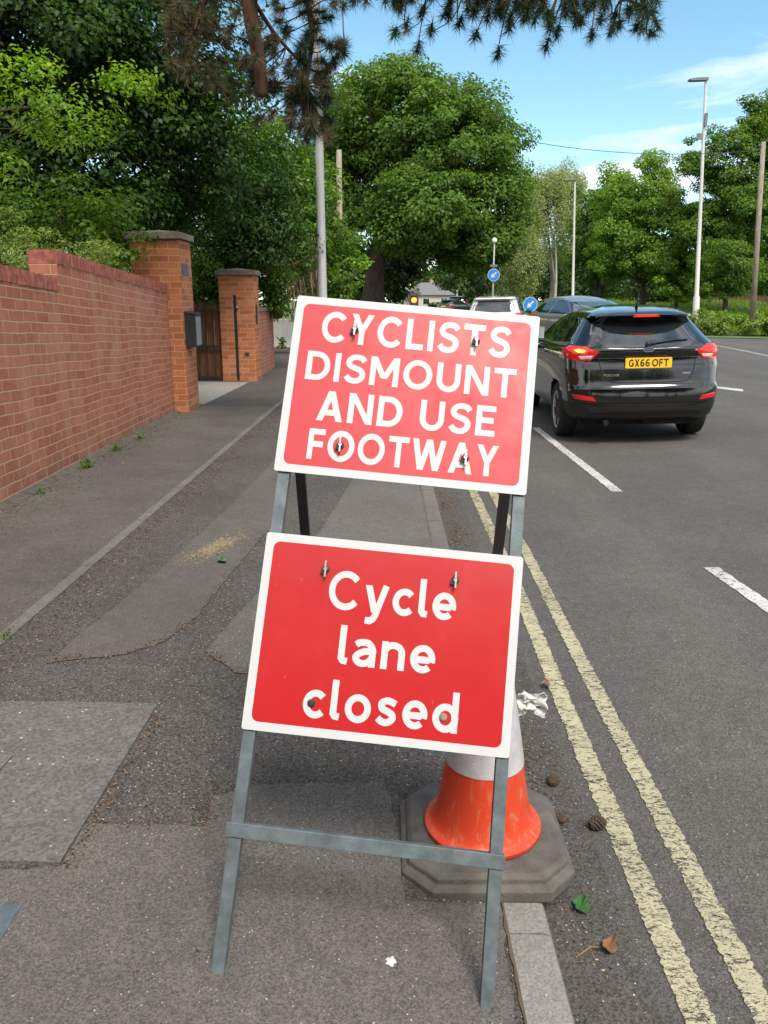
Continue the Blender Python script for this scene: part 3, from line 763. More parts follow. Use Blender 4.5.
tree('broadleaf_tree', 'mid green tree behind the grey lamp column at the bend', 'tree', (-3.4, 25, .1),
     [E(255, 170, 24, 50, 55), E(295, 190, 25, 38, 50), E(320, 205, 26, 25, 40), E(300, 250, 25, 40, 45), E(335, 250, 27, 24, 45)],
     190, .55, 110, .14, 'fol_mid', .2, 3, 'bark_dark', seed=12, limbs=24, inner=.3)
tree('broadleaf_tree', 'bright yellow green young tree low beside the lamp column', 'tree', (-1.6, 27, .1),
     [E(345, 272, 27, 24, 24), E(330, 290, 27, 20, 14)], 36, .4, 80, .13, 'fol_lime', .08, .8, 'bark_dark', seed=13, limbs=8, inner=.3)
# dry vines hanging over the white wall
rng = np.random.default_rng(21)
vt = thing('dry_climber', 'tangle of dry brown climber hanging above the white wall', 'climber', (-3.2, 23.2, .1))
mb = MB()
for i in range(170):
    x = rng.uniform(266, 318); y0 = rng.uniform(205, 270); Y = 23.0 + rng.uniform(-.5, .6)
    a = at(x, y0, Y); b = at(x + rng.normal(0, 5), min(y0 + rng.uniform(25, 80), 322), Y + rng.normal(0, .15))
    m_ = a.lerp(b, .5) + Vector((rng.normal(0, .12), rng.normal(0, .12), 0))
    mb.tube([p - Vector((-3.2, 23.2, .1)) for p in catmull([a, m_, b], 3)], rng.uniform(.006, .016), 3, cap=False)
mb.build('stems', M['twig_dry'], vt)

# the big oak and what stands round the road
tree('oak_tree', 'huge spreading oak with domed crown over the bend in the road', 'tree', at(374, 314, 38),
     [E(400, 120, 38, 75, 48), E(455, 150, 37, 65, 55), E(365, 165, 39, 50, 50), E(490, 205, 37, 42, 48), E(430, 210, 36.5, 75, 42), E(350, 130, 39, 35, 45), E(470, 240, 37, 45, 28), E(350, 225, 39, 30, 45)],
     520, .85, 330, .165, 'fol_oak', .55, 4.2, 'bark_dark', seed=31, limbs=38, flat=.62, inner=.5)
tree('broadleaf_tree', 'dark tree under the left side of the oak by the road bend', 'tree', at(360, 306, 42),
     [E(365, 270, 42, 40, 30), E(400, 262, 43, 22, 26), E(395, 290, 43, 20, 16)], 90, .7, 120, .2, 'fol_deep', .22, 2, 'bark_dark', seed=33, limbs=12, inner=.25)
tree('broadleaf_tree', 'dark far tree filling the gap under the oak behind the blue sign', 'tree', at(480, 303, 82),
     [E(480, 265, 82, 42, 36), E(510, 255, 84, 34, 40), E(455, 270, 83, 22, 26)], 120, 1.1, 130, .32, 'fol_deep', .4, 3, 'bark_dark', seed=34, limbs=12, inner=.3)
tree('birch_tree', 'weeping birch with pale trunks and hanging yellow green foliage', 'tree', at(554, 303, 66),
     [E(545, 200, 66, 30, 30), E(518, 232, 66, 22, 44), E(562, 182, 67, 24, 20), E(572, 225, 67, 14, 40), E(514, 268, 65, 22, 28), E(535, 190, 66, 22, 24), E(528, 250, 64, 20, 36)],
     360, .6, 170, .17, 'fol_birch', .13, 6, 'bark_birch', seed=36, limbs=9, flat=1.1, inner=.25, droop=1.6, aspect=.4, stems=3)
tree('broadleaf_tree', 'medium green tree beside the birch behind the grey car', 'tree', at(596, 308, 54),
     [E(602, 225, 54, 28, 40), E(598, 260, 54, 28, 26), E(612, 205, 55, 22, 28)], 120, .8, 130, .22, 'fol_mid', .2, 2.4, 'bark_dark', seed=38, limbs=14, inner=.3)
tree('broadleaf_tree', 'rounded bright green tree with forked dark trunk on the verge', 'tree', at(642, 309, 50),
     [E(640, 190, 50, 40, 38), E(655, 225, 50, 45, 38), E(622, 235, 50, 36, 36), E(640, 262, 50, 50, 18)], 230, .7, 230, .155, 'fol_bright', .22, 2.2, 'bark_dark', seed=40, limbs=20, inner=.35)
tree('broadleaf_tree', 'tall uneven dark green tree beside the tall white lamp column', 'tree', at(724, 318, 46),
     [E(722, 160, 46, 24, 40), E(735, 215, 46, 40, 40), E(705, 235, 46, 30, 34), E(750, 170, 46, 24, 46), E(748, 118, 46, 12, 24), E(690, 152, 46, 9, 12), E(725, 265, 46, 42, 26), E(690, 165, 46, 14, 16)],
     240, .58, 230, .145, 'fol_mid', .16, 2.2, 'bark_dark', seed=42, limbs=24, inner=.35)
tree('broadleaf_tree', 'pale yellow green tree between the rounded tree and the white lamp column', 'tree', at(676, 312, 48),
     [E(668, 235, 48, 20, 26), E(682, 215, 48, 14, 22), E(660, 262, 48, 26, 12), E(685, 275, 48, 20, 18)], 90, .5, 150, .15, 'fol_lawn', .1, 1.6, 'bark_dark', seed=47, limbs=12, inner=.3)
tree('small_tree', 'small round bluish green tree in front of the tall verge trees', 'tree', at(724, 320, 40),
     [E(726, 262, 40, 28, 24), E(712, 285, 40, 18, 14), E(740, 280, 40, 18, 16)], 80, .42, 160, .12, 'fol_mid', .09, 1.4, 'bark_dark', seed=48, limbs=12, inner=.35)
tree('broadleaf_tree', 'tall tree at the right edge behind the wooden pole', 'tree', at(775, 320, 47),
     [E(772, 140, 47, 26, 44), E(790, 190, 47, 44, 60), E(775, 250, 47, 36, 44), E(800, 120, 48, 40, 40)], 200, .66, 200, .155, 'fol_mid', .2, 2.6, 'bark_dark', seed=43, limbs=22, inner=.35)
tree('garden_shrub', 'small yellow green shrub on the grass beneath the rounded tree', 'shrub', at(674, 306, 47),
     [E(672, 284, 47, 22, 16), E(690, 290, 47, 16, 12)], 34, .38, 80, .16, 'fol_lime', .05, .8, 'bark_dark', seed=44, limbs=8, inner=.3)
k_ = 0
for (x, y, Y, rx, rz, fol, lab) in ((600, 262, 95, 60, 40, 'fol_deep', 'dark tree in the far row behind the birch'), (690, 255, 70, 60, 50, 'fol_deep', 'dark background tree behind the rounded verge tree'),
                            (770, 250, 72, 60, 60, 'fol_deep', 'dark background tree behind the wooden pole'), (545, 275, 110, 50, 25, 'fol_deep', 'far low tree under the birch branches'),
                            (455, 282, 130, 40, 20, 'fol_mid', 'distant green tree beside the house'), (250, 200, 34, 90, 90, 'fol_deep', 'dark tree behind the gate and the lamp column'),
                            (325, 270, 46, 60, 40, 'fol_deep', 'shaded tree behind the dry climber'), (30, 262, 19, 110, 60, 'fol_deep', 'shaded garden tree behind the low end of the wall'), (170, 262, 21, 80, 60, 'fol_deep', 'shaded garden tree behind the tall pier'), (640, 285, 110, 90, 22, 'fol_mid', 'pale distant trees beyond the grass verge')):
    tree('background_tree', lab, 'tree', at(x, 303, Y), [E(x, y, Y, rx, rz), E(x - rx * .5, y + rz * .3, Y + 1, rx * .6, rz * .6), E(x + rx * .5, y + rz * .35, Y + 1, rx * .6, rz * .6)],
         110, .022 * Y, 90, .0042 * Y + .02, fol, .3, 2.5, 'bark_dark', seed=60 + k_, limbs=8, inner=.3); k_ += 1
# unseen trees added behind the viewer to darken reflections in car and sign
for i, (x, y, r_, h_, lb) in enumerate(((-7.5, -7, 4.2, 8.5, 'unseen broad tree added behind the viewer over the wall'), (-5, -17, 4.6, 10, 'second unseen broad tree added along the wall behind the viewer'), (13, -12, 4.5, 9.5, 'unseen broad tree added across the road behind the viewer'),
        (15, -22, 5.5, 11, 'taller unseen tree added across the road behind the viewer'), (3, -42, 7.5, 13, 'distant unseen broad tree added far behind the viewer'), (3.5, -19, 6.5, 15, 'tall unseen tree added behind the viewer, crown reaching across the road'), (7.5, -11, 4.6, 11, 'unseen leafy tree added across the road close behind the viewer'), (-1.5, -12, 4.6, 10, 'unseen leafy tree added behind the viewer on the footway'), (-3, -30, 5.5, 11, 'third unseen broad tree added along the wall behind the viewer'))):
    tree('broadleaf_tree', lb, 'tree', (x, y, .1), [(x, y, h_ * .58, r_, r_, h_ * .38)], 230, 1.0, 60, .34, 'fol_mid', .3, 3, 'bark_dark', seed=80 + i, limbs=10)

# ------------------------------------------------------------------ pine branches overhead
rng = np.random.default_rng(5)
PB = Vector((-6.2, 7.5, .2))
pine = thing('pine_tree', 'tall pine behind the wall whose needled branches hang across the sky', 'tree', PB)
tk = MB(); tk.tube([Vector((0, 0, 0)), Vector((.05, 0, 3)), Vector((0, .1, 6)), Vector((.15, 0, 10))], [.30, .26, .22, .12], 12)
tk.build('trunk', M['bark_pine'], pine, True)
bmx = MB(); nodes = []
def branch(pts, r0, r1, k=6):
    pp = catmull(pts, k); n = len(pp)
    bmx.tube([p - PB for p in pp], [r0 + (r1 - r0) * i / n for i in range(n)], 7)
    return pp
trunk_top = PB + Vector((.0, .1, 6.2))
A = branch([trunk_top, at(160, -120, 8.2), at(300, -75, 8.0), at(420, -50, 7.8), at(500, -34, 7.7), at(560, -22, 7.6), at(615, -6, 7.6), at(648, 10, 7.6)], .08, .008)
B2 = branch([A[12], at(300, -30, 8.3), at(312, 30, 8.4), at(306, 85, 8.4)], .05, .012)
C2 = branch([A[7], at(246, -40, 8.1), at(250, 10, 8.1), at(258, 55, 8.1), at(263, 97, 8.15)], .085, .055)
D2 = branch([A[9], at(215, -20, 8.4), at(195, 25, 8.5), at(180, 60, 8.5)], .04, .01)
E2 = branch([A[26], at(590, -20, 7.9), at(640, -5, 7.9)], .02, .008)
F2 = branch([C2[10], at(280, 40, 8.3), at(318, 72, 8.5), at(345, 45, 8.5)], .022, .006)
nodes = A[16:] + B2[4:] + D2[4:] + E2[3:] + F2 + C2[4:12]
tufts = []
def tuft_at(x, y, Y, brown=0, r=.13):
    p = at(x, y, Y); tufts.append((p, brown, r))
z2 = [(30, 20), (44, 62), (66, 104), (92, 66), (20, 72), (130, 12), (150, 52), (178, 32), (180, 78), (205, 12), (225, 116), (250, 42), (250, 60), (280, 14), (300, 44), (322, 98), (345, 72), (330, 60), (362, 32), (392, 48), (400, 12), (430, 46), (452, 66), (470, 52), (490, 28), (515, 64), (540, 22), (550, 54), (440, 20), (415, 75), (500, 60), (535, 70), (120, 35), (75, 30)]
for (x, y) in z2:
    tuft_at(384 + x / 2, y / 2, 7.6 + rng.uniform(-.35, .45), 0, .115)
for i in range(120):                                # dense upper fringe
    x = rng.uniform(446, 660); y = rng.uniform(-45, 26 - abs(x - 560) * .07)
    tuft_at(x, y, 7.6 + rng.uniform(-.6, .6), 0, .12)
for i in range(40):
    tuft_at(rng.uniform(330, 450), rng.uniform(-40, 4), 7.8 + rng.uniform(-.5, .5), 0, .12)
for i in range(130):
    x = rng.uniform(165, 345); y = rng.uniform(-30, 60 + 40 * math.sin((x - 165) / 180 * 3.1))
    tuft_at(x, y, 8.4 + rng.uniform(-.5, .6), 1 if x < 240 or y > 55 else (rng.uniform() < .35), .14)
for i in range(60):
    tuft_at(rng.normal(305, 19), rng.normal(95, 26), 8.4 + rng.uniform(-.3, .3), 1 if rng.uniform() < .6 else 0, .15)
for x, y in ((345, 55), (338, 42), (335, 66), (322, 60), (325, 40), (180, 40), (188, 62), (172, 22)): tuft_at(x, y, 8.5, 0, .13)
ngV, nbV = [], []
for p, brown, r in tufts:
    nd = min(nodes, key=lambda q: (q - p).length); d = p - nd; L = d.length
    if L > .04:
        side = Vector((rng.normal(0, .12), rng.normal(0, .12), rng.normal(-.05, .12))) * L
        pp = catmull([nd, nd.lerp(p, .5) + side, p], 4)
        bmx.tube([q - PB for q in pp], [.008 - .005 * i / len(pp) for i in range(len(pp))], 4)
    else: d = Vector((.3, 0, -.2))
    dn = np.array((d.normalized() * .55 + Vector((0, 0, -.1)))[:])
    n = 150; dirs = unit(unit(rng.normal(0, 1, (n, 3))) + dn * .9)
    st = np.array(p[:]) - np.array(PB[:]) - dirs * 0 - np.array(d.normalized()[:]) * rng.uniform(0, .10, (n, 1))
    ln = r * rng.uniform(.55, 1.1, (n, 1)); sd = unit(np.cross(dirs, rng.normal(0, 1, (n, 3)))) * .0030
    V = np.stack([st - sd, st + sd, st + dirs * ln - np.array([0, 0, .012])], 1).reshape(-1, 3)
    (nbV if brown else ngV).append(V)
bmx.build('branches', M['bark_pine'], pine, True)
for nm, lst, mt in (('needles', ngV, 'needle_g'), ('old_needles', nbV, 'needle_b')):
    V = np.concatenate(lst); link(nm, np_mesh(nm, V, np.arange(len(V)).reshape(-1, 3), M[mt]), pine)

# ------------------------------------------------------------------ verge, hedge, fence on the far side
vg = MB()
h1, h2 = at(640, 322, 40), at(900, 336, 34)
def zv(Y): return .13 + max(0, min(1, (Y - 36) / 20)) * 1.0
vg.add([(9.2, 40.2, .13), (11.6, 31.5, .13), (18, 27.5, .13), (45, 25.5, .13), (60, 36, .13), (9.6, 41, .13)], [(0, 1, 2, 3, 4, 5)])
vg.add([(9.6, 41, .13), (60, 36, .13), (70, 58, 1.13), (13, 58, 1.13)], [(0, 1, 2, 3)])
vg.add([(13, 58, 1.13), (70, 58, 1.13), (110, 130, 1.3), (26, 130, 1.3)], [(0, 1, 2, 3)])
struct(vg.build('verge', M['grass'], fixn=False))
rng = np.random.default_rng(9)
n = 60000; X = rng.uniform(9.5, 40, n); Y = rng.uniform(33, 62, n); keep = (X > 9.5 + (40 - np.minimum(Y, 40)) * .3) & (X < .62 * Y)
X, Y = X[keep], Y[keep]; n = len(X); hh = rng.uniform(.10, .42, n) * (1 + .6 * np.sin(X * .7) * np.sin(Y * .5)); a = rng.uniform(0, 6.28, n); ww_ = .035
st = np.stack([X, Y, .10 + np.clip((Y - 37.5) / 20, 0, 1) * 1.0], 1); sd = np.stack([np.cos(a) * ww_, np.sin(a) * ww_, np.zeros(n)], 1); tp = st + np.stack([rng.normal(0, .08, n), rng.normal(0, .08, n), hh], 1)
V = np.stack([st - sd, st + sd, tp], 1).reshape(-1, 3)
tag(link('grass', np_mesh('grass', V, np.arange(3 * n).reshape(-1, 3), M['verge_blade'])), 'tall grass on the verge beyond the junction', 'grass', None, 'stuff')
def low_hedge(label, pts, r, n, fol, leaf, seed):
    rng = np.random.default_rng(seed); t = thing('low_hedge', label, 'hedge', pts[0])
    ells = [(p[0], p[1], p[2] + r * .55, r, r, r * .75) for p in pts]
    C, pos, nrm = crown_points(rng, ells, n, r * .35, 70, .8, .3)
    V, F = leaves(rng, pos, nrm, leaf, .6); V -= np.array(pts[0]); link('foliage', np_mesh('foliage', V, F, M[fol]), t)
    mb = MB()
    for i in range(0, len(C), 3):
        c = Vector(C[i]); b = Vector((c.x, c.y, pts[0][2]))
        mb.tube([b - Vector(pts[0]), c - Vector(pts[0])], [.012, .005], 4)
    mb.tube([Vector(p) - Vector(pts[0]) + Vector((0, 0, .03)) for p in pts], .02, 5)
    mb.build('stems', M['bark_dark'], t)
low_hedge('yellow green flowering ground shrubs along the verge edge', [tuple(Vector((11.6 + i * .62, 33.6 - i * .33, .13))) for i in range(10)], .62, 120, 'fol_yellow', .12, 71)
low_hedge('mid green low hedge round the foot of the wooden pole', [tuple(Vector((13.6 + i * .8, 34.6 - i * .25, .13))) for i in range(10)], .72, 130, 'fol_bright', .12, 72)
low_hedge('dull green clipped hedge behind the wooden pole', [tuple(Vector((15.2 + i * .9, 37.6 - i * .2, .13))) for i in range(9)], .8, 110, 'fol_mid', .12, 73)
low_hedge('dark low hedge between the far house and the road', [tuple(Vector((6 + i * 1.0, 108 - i * .3, .1))) for i in range(8)], 1.1, 90, 'fol_deep', .3, 74)
ft = thing('wooden_fence', 'brown close boarded fence behind the verge trees', 'fence', (26, 66, 1.0))
q = MB()
for i in range(150): q.box((i * .17 - 3, i * .004, .82 + .02 * math.sin(i * 3.3)), (.155, .03, 1.6))
q.build('board_panel', M['fence_wood'], ft)
for i in range(10):
    q = MB(); q.box((i * 2.6 - 3, -.09 + i * .06, .85), (.12, .12, 1.7)); q.build('post', M['fence_wood'], ft)

# ------------------------------------------------------------------ lamp columns, poles, signs
def lamp(label, base, top, r0, r1, arm, mat, sleeve=None, extra=None):
    t = thing('street_lamp', label, 'street lamp', base, 0, 'street lamps along the road')
    B = Vector(base); T = Vector(top) - B
    mb = MB(); mb.tube([T * k for k in (0, .15, .16, .5, 1)], [r0 * 1.45, r0 * 1.45, r0, (r0 + r1) / 2, r1], 14); mb.build('column', M[mat], t, True, ang=40)
    l = MB(); sg = 1 if arm > 0 else -1; a = abs(arm)
    prof = [(0, -.03), (a * .9, -.05), (a, -.02), (a, .02), (a * .6, .07), (0, .08)]
    l.prism([(sg * x + T.x - sg * .06, z + T.z) for x, z in prof], T.y - .14, T.y + .14, 0, 'y')
    l.build('lantern', M['lantern'], t, bevel=.01)
    if extra: extra(t, T)
    return t
b_ = at(694.3, 340, 35); lamp('tall white lamp column standing behind the black car', (b_.x, b_.y, .13), at(706, 80, 35), .092, .052, -.75, 'lamp_pale',
     extra=lambda t, T: (lambda q: (q.box(T * .79 + Vector((-.16, 0, 0)), (.2, .12, .22)), q.box(T * .84 + Vector((.02, -.1, .1)), (.1, .1, .5)), q.build('camera_box', M['lantern'], t)))(MB()))
b_ = at(573, 312, 48); lamp('slim grey lamp column in front of the weeping birch', (b_.x, b_.y, .1), at(575, 180, 48), .085, .05, -.7, 'lamp_pale',
     extra=lambda t, T: (lambda q: (q.box(T * .13 + Vector((0, -.12, 0)), (.5, .03, .45)), q.build('notice_plate', M['lamp_pale'], t)))(MB()))
b_ = at(457.2, 303, 105); lamp('distant lamp column beside the far dark vehicle', (b_.x, b_.y, .1), at(457, 258, 105), .12, .08, .8, 'lamp_metal')
b_ = on(324.5, 372, zf); lamp('near grey lamp column rising into the pine needles', tuple(b_), at(315.5, -20, b_.y), .085, .07, 1.0, 'lamp_metal')
def roundel(mb, c, r, m_blue=0, m_white=1, yaw=0):
    # disc facing -Y with white border and an arrow to lower left
    Mx = Matrix.Rotation(math.pi / 2, 3, 'X')
    mb.lathe([(r, -.004), (r, .004)], 32, m_white, Mx, c)
    mb.lathe([(r * .93, .004), (r * .93, .007)], 32, m_blue, Mx, c)
    d = Vector((-.7071, 0, -.7071)); n = Vector((.7071, 0, -.7071)); c = Vector(c) + Vector((0, -.0085, 0))
    pts = [(-.62, .12), (.05, .12), (.05, .40), (.62, 0), (.05, -.40), (.05, -.12), (-.62, -.12)]
    vs = [c + (d * a + n * b) * r for a, b in pts]; mb.add(vs, [(0, 1, 5, 6), (2, 3, 1), (3, 5, 1), (3, 4, 5)], m_white)
b_ = at(492.3, 305, 34); bt = thing('beacon_post', 'tall thin post with lit globe and blue arrow disc under the oak', 'traffic sign', (b_.x, b_.y, .1))
q = MB(); T = at(492, 243, 34) - b_; q.tube([(0, 0, 0), (0, 0, T.z + b_.z - .1)], [.04, .03], 10); q.build('post', M['lamp_metal'], bt, True)
q = MB(); q.lathe([(0, -.11), (.08, -.08), (.11, 0), (.08, .08), (0, .11)], 14, 0, None, (0, 0, T.z + b_.z)); q.build('globe', M['plate_white'], bt, True)
q = MB(); zz = at(492, 275, 34).z - .1; roundel(q, (0, -.1, zz), .245); q.box((0, -.045, zz), (.12, .08, .2), 1); q.build('arrow_disc', [M['blue_sign'], M['sign_white']], bt)
q = MB(); q.box((0, -.08, zz + .36), (.28, .05, .09)); q.build('bracket_light', M['lantern'], bt)
b_ = at(529, 330, 33); kt = thing('keep_left_sign', 'small blue arrow disc on a short post beside the white car', 'traffic sign', (b_.x, b_.y, .08))
q = MB(); zz = at(529, 304.3, 33).z - .08; q.tube([(0, .03, 0), (0, .03, zz + .1)], .035, 10); q.lathe([(.25, 0), (.25, .05), (.05, .1)], 16); q.build('post', M['galv_dark'], kt, True, ang=40)
q = MB(); roundel(q, (0, -.02, zz), .285); q.build('arrow_disc', [M['blue_sign'], M['sign_white']], kt)
b_ = at(519, 333, 34.5); gb = thing('safety_barrier', 'green plastic barrier panel behind the small blue arrow disc', 'barrier', (b_.x, b_.y, .08))
q = MB()
for z in (.25, .6, 1.05, 1.3): q.box((0, 0, z), (1.5, .05, .12))
for i in range(9): q.box((-.7 + i * .175, .005, .78), (.05, .04, 1.15))
q.build('panel', M['green_plastic'], gb)
for x in (-.6, .6):
    q = MB(); q.box((x, 0, .05), (.12, .5, .09)); q.build('foot', M['rubber'], gb)
# temporary signal
b_ = at(413.5, 340, 27); ts = thing('temporary_signal', 'portable traffic signal showing a lit amber lamp beside the road', 'traffic light', (b_.x, b_.y, .05))
zz = at(413.5, 300, 27).z - .05
q = MB(); q.box((0, 0, zz + .02), (.30, .18, .42)); q.prism([(-.09, zz + .13), (.09, zz + .13), (.07, zz + .16), (-.07, zz + .16)], -.22, -.08, 0, 'y'); q.build('signal_head', M['orange_box'], ts, bevel=.01)
q = MB(); Mx = Matrix.Rotation(math.pi / 2, 3, 'X'); q.lathe([(.086, 0), (.084, .03), (.06, .045), (0, .05)], 24, 0, Mx, (0, -.09, zz)); q.build('lit_lens', M['amber'], ts, True)
q = MB(); q.lathe([(.10, 0), (.09, .02), (0, .03)], 20, 0, Mx, (0, -.09, zz - .0 + .0)); 
q = MB(); q.tube([(0, 0, .3), (0, 0, zz - .15)], .035, 8); q.box((0, 0, .2), (.5, .6, .35)); q.build('stand', M['orange_plastic'], ts, bevel=.01)
b_ = at(751.5, 334, 33.5); wp = thing('wooden_pole', 'weathered wooden telegraph pole standing in the verge hedge', 'pole', (b_.x, b_.y, .12))
T = at(763.5, 142, 33.5) - Vector((b_.x, b_.y, .12)); q = MB(); q.tube([T * k for k in (0, .5, 1)], [.115, .10, .085], 14); q.build('shaft', M['pole_wood'], wp, True)
b_ = at(340, 310, 30); wq = thing('wooden_pole', 'pale wooden telegraph pole half hidden left of the oak', 'pole', (b_.x, b_.y, .1))
T = at(339, 150, 30) - Vector((b_.x, b_.y, .1)); q = MB(); q.tube([T * k for k in (0, .5, 1)], [.12, .11, .09], 12); q.build('shaft', M['pole_wood'], wq, True)
q = MB(); a, b = at(470, 128, 38), at(764, 150, 33.5); q.tube([a.lerp(b, k / 12) + Vector((0, 0, -.5 * (1 - (k / 6 - 1) ** 2))) for k in range(13)], .012, 5)
tag(q.build('overhead_cable', M['cable']), 'thin black cable strung across the sky to the wooden pole', 'cable')
# far house
b_ = at(438, 304, 120); hs_ = thing('house', 'pale rendered house with grey tiled roof far down the road', 'house', (b_.x - 1.5, b_.y, .1), R(20)); hs_.scale = (.6, .7, .72)
k = 120 / 800
q = MB(); q.box((0, 0, 1.5), (9, 8, 3)); q.build('wall', M['render'], hs_)
q = MB(); q.add([(-5, -4.5, 2.9), (5, -4.5, 2.9), (5, 4.5, 2.9), (-5, 4.5, 2.9), (-2, 0, 5.3), (2, 0, 5.3)], [(0, 1, 5, 4), (1, 2, 5), (2, 3, 4, 5), (3, 0, 4), (3, 2, 1, 0)]); rf = q.build('roof', M['roof'], hs_)
q = MB(); q.box((1.2, .5, 5.6), (.8, .8, 1.2)); q.build('chimney', M['brick_orange'], rf)
for x in (-2.4, 2.2):
    q = MB(); q.box((x, -4.02, 1.7), (1.8, .08, 1.3)); wf = q.build('window', M['white_wall'], hs_)
    q = MB(); q.box((x - .42, -4.07, 1.7), (.72, .03, 1.1)); q.box((x + .42, -4.07, 1.7), (.72, .03, 1.1)); q.build('pane', M['glass'], wf)

# ------------------------------------------------------------------ lettering: stroke alphabet
def arc(cx, cy, rx, ry, a0, a1, n=18): return [(cx + rx * math.cos(R(a0 + (a1 - a0) * i / n)), cy + ry * math.sin(R(a0 + (a1 - a0) * i / n))) for i in range(n + 1)]
def sm(pts, k=5): return [(p.x, p.y) for p in catmull([Vector((x, y, 0)) for x, y in pts], k)]
def glyphs(t):
    h = t / 2; G = {}
    # each glyph: (width, strokes); stroke = ('s', pts) ribbon or ('p', (x0,y0),(x1,y1), horizontal width) slanted bar
    d = t * 1.1
    G['C'] = (.86, [('s', arc(.47, .5, .47 - h, .5 - h + .01, 40, 320, 26))])
    G['Y'] = (.78, [('p', (.39, .44), (0.0 + d / 2, 1), d), ('p', (.39, .44), (.78 - d / 2, 1), d), ('s', [(.39, 0), (.39, .5)])])
    G['L'] = (.60, [('s', [(h, 1), (h, h), (.60, h)])])
    G['I'] = (t, [('s', [(h, 0), (h, 1)])])
    G['S'] = (.72, [('s', sm([(.665, .77), (.57, .875), (.40, 1 - h + .01), (.22, .865), (.125, .73), (.19, .60), (.36, .53), (.53, .465), (.615, .36), (.61, .24), (.52, .13), (.36, h - .01), (.19, .125), (.075, .245)]))])
    G['T'] = (.74, [('s', [(0, 1 - h), (.74, 1 - h)]), ('s', [(.37, 0), (.37, 1 - h)])])
    G['D'] = (.82, [('s', [(h, 0), (h, 1)]), ('s', [(h, 1 - h), (.36, 1 - h)] + arc(.36, .5, .46 - h, .5 - h, 90, -90, 20) + [(h, h)])])
    G['M'] = (.98, [('s', [(h, 0), (h, 1)]), ('s', [(.98 - h, 0), (.98 - h, 1)]), ('p', (.49, .26), (d / 2, 1), d), ('p', (.49, .26), (.98 - d / 2, 1), d)])
    G['O'] = (.98, [('s', arc(.49, .5, .49 - h, .5 - h + .01, 0, 360, 36))])
    G['U'] = (.80, [('s', [(h, 1), (h, .40)] + arc(.40, .40, .40 - h, .40 - h, 180, 360, 20) + [(.80 - h, 1)])])
    G['N'] = (.82, [('s', [(h, 0), (h, 1)]), ('s', [(.82 - h, 0), (.82 - h, 1)]), ('p', (.82 - d / 2, 0), (d / 2, 1), d)])
    G['A'] = (.86, [('p', (d / 2, 0), (.43, 1), d), ('p', (.86 - d / 2, 0), (.43, 1), d), ('s', [(.2, .28), (.66, .28)])])
    G['E'] = (.64, [('s', [(.64, 1 - h), (h, 1 - h), (h, h), (.64, h)]), ('s', [(h, .52), (.58, .52)])])
    G['F'] = (.60, [('s', [(.60, 1 - h), (h, 1 - h), (h, 0)]), ('s', [(h, .50), (.55, .50)])])
    G['W'] = (1.22, [('p', (.34, 0), (d / 2, 1), d), ('p', (.34, 0), (.61, 1), d), ('p', (.88, 0), (.61, 1), d), ('p', (.88, 0), (1.22 - d / 2, 1), d)])
    G['X'] = (.72, [('p', (d / 2, 0), (.72 - d / 2, 1), d), ('p', (.72 - d / 2, 0), (d / 2, 1), d)])
    G['G'] = (.80, [('s', arc(.42, .5, .42 - h, .5 - h, 42, 318, 24)), ('s', [(.46, .44), (.80 - h, .44), (.80 - h, .12)])])
    G['6'] = (.68, [('s', arc(.34, .31, .34 - h, .31 - h, 0, 360, 26)), ('s', sm([(.57, .86), (.46, 1 - h), (.30, 1 - h - .03), (.15, .74), (h, .45), (h, .31)]))])
    x = .70   # x-height
    G['c'] = (.58, [('s', arc(.33, x / 2, .33 - h, x / 2 - h + .005, 42, 318, 22))])
    G['y'] = (.64, [('p', (.32, 0), (d / 2, x), d), ('s', [(.64 - d / 2 + .035, x + .02), (.34, -.06), (.285, -.16), (.2, -.215), (.07, -.205)])])
    G['l'] = (.24, [('s', [(h, 1), (h, .17), (h + .045, .11), (.25, .095)])])
    G['e'] = (.64, [('s', arc(.325, x / 2, .325 - h, x / 2 - h + .005, -16, 314, 30)), ('s', [(t * .8, x * .47), (.65 - t * .85, x * .47)])])
    G['a'] = (.60, [('s', sm([(.07, x - .16), (.15, x - .105), (.28, x - h), (.42, x - .12), (.60 - h, x * .62), (.60 - h, .3), (.60 - h, 0)])), ('s', sm([(.60 - h, x * .57), (.3, x * .55), (.13, x * .42), (h, .21), (.15, .115), (.27, h - .005), (.42, .13), (.60 - h, .26)]))])
    G['n'] = (.62, [('s', [(h, 0), (h, x)]), ('s', [(h, x * .6)] + arc(.31, x - .285, .31 - h, .285 - h, 168, 0, 14) + [(.62 - h, 0)])])
    G['o'] = (.68, [('s', arc(.34, x / 2, .34 - h, x / 2 - h + .005, 0, 360, 30))])
    G['s'] = (.54, [('s', sm([(.49, x - .15), (.40, x - .11), (.27, x - h + .005), (.13, x - .15), (.15, x * .60), (.27, x * .52), (.40, x * .43), (.435, .205), (.36, .115), (.25, h - .005), (.14, .11), (.05, .18)]))])
    G['d'] = (.66, [('s', [(.66 - h, 0), (.66 - h, 1)]), ('s', arc(.335, x / 2, .335 - h, x / 2 - h + .005, 0, 360, 28))])
    G['F2'] = G['F']
    return G
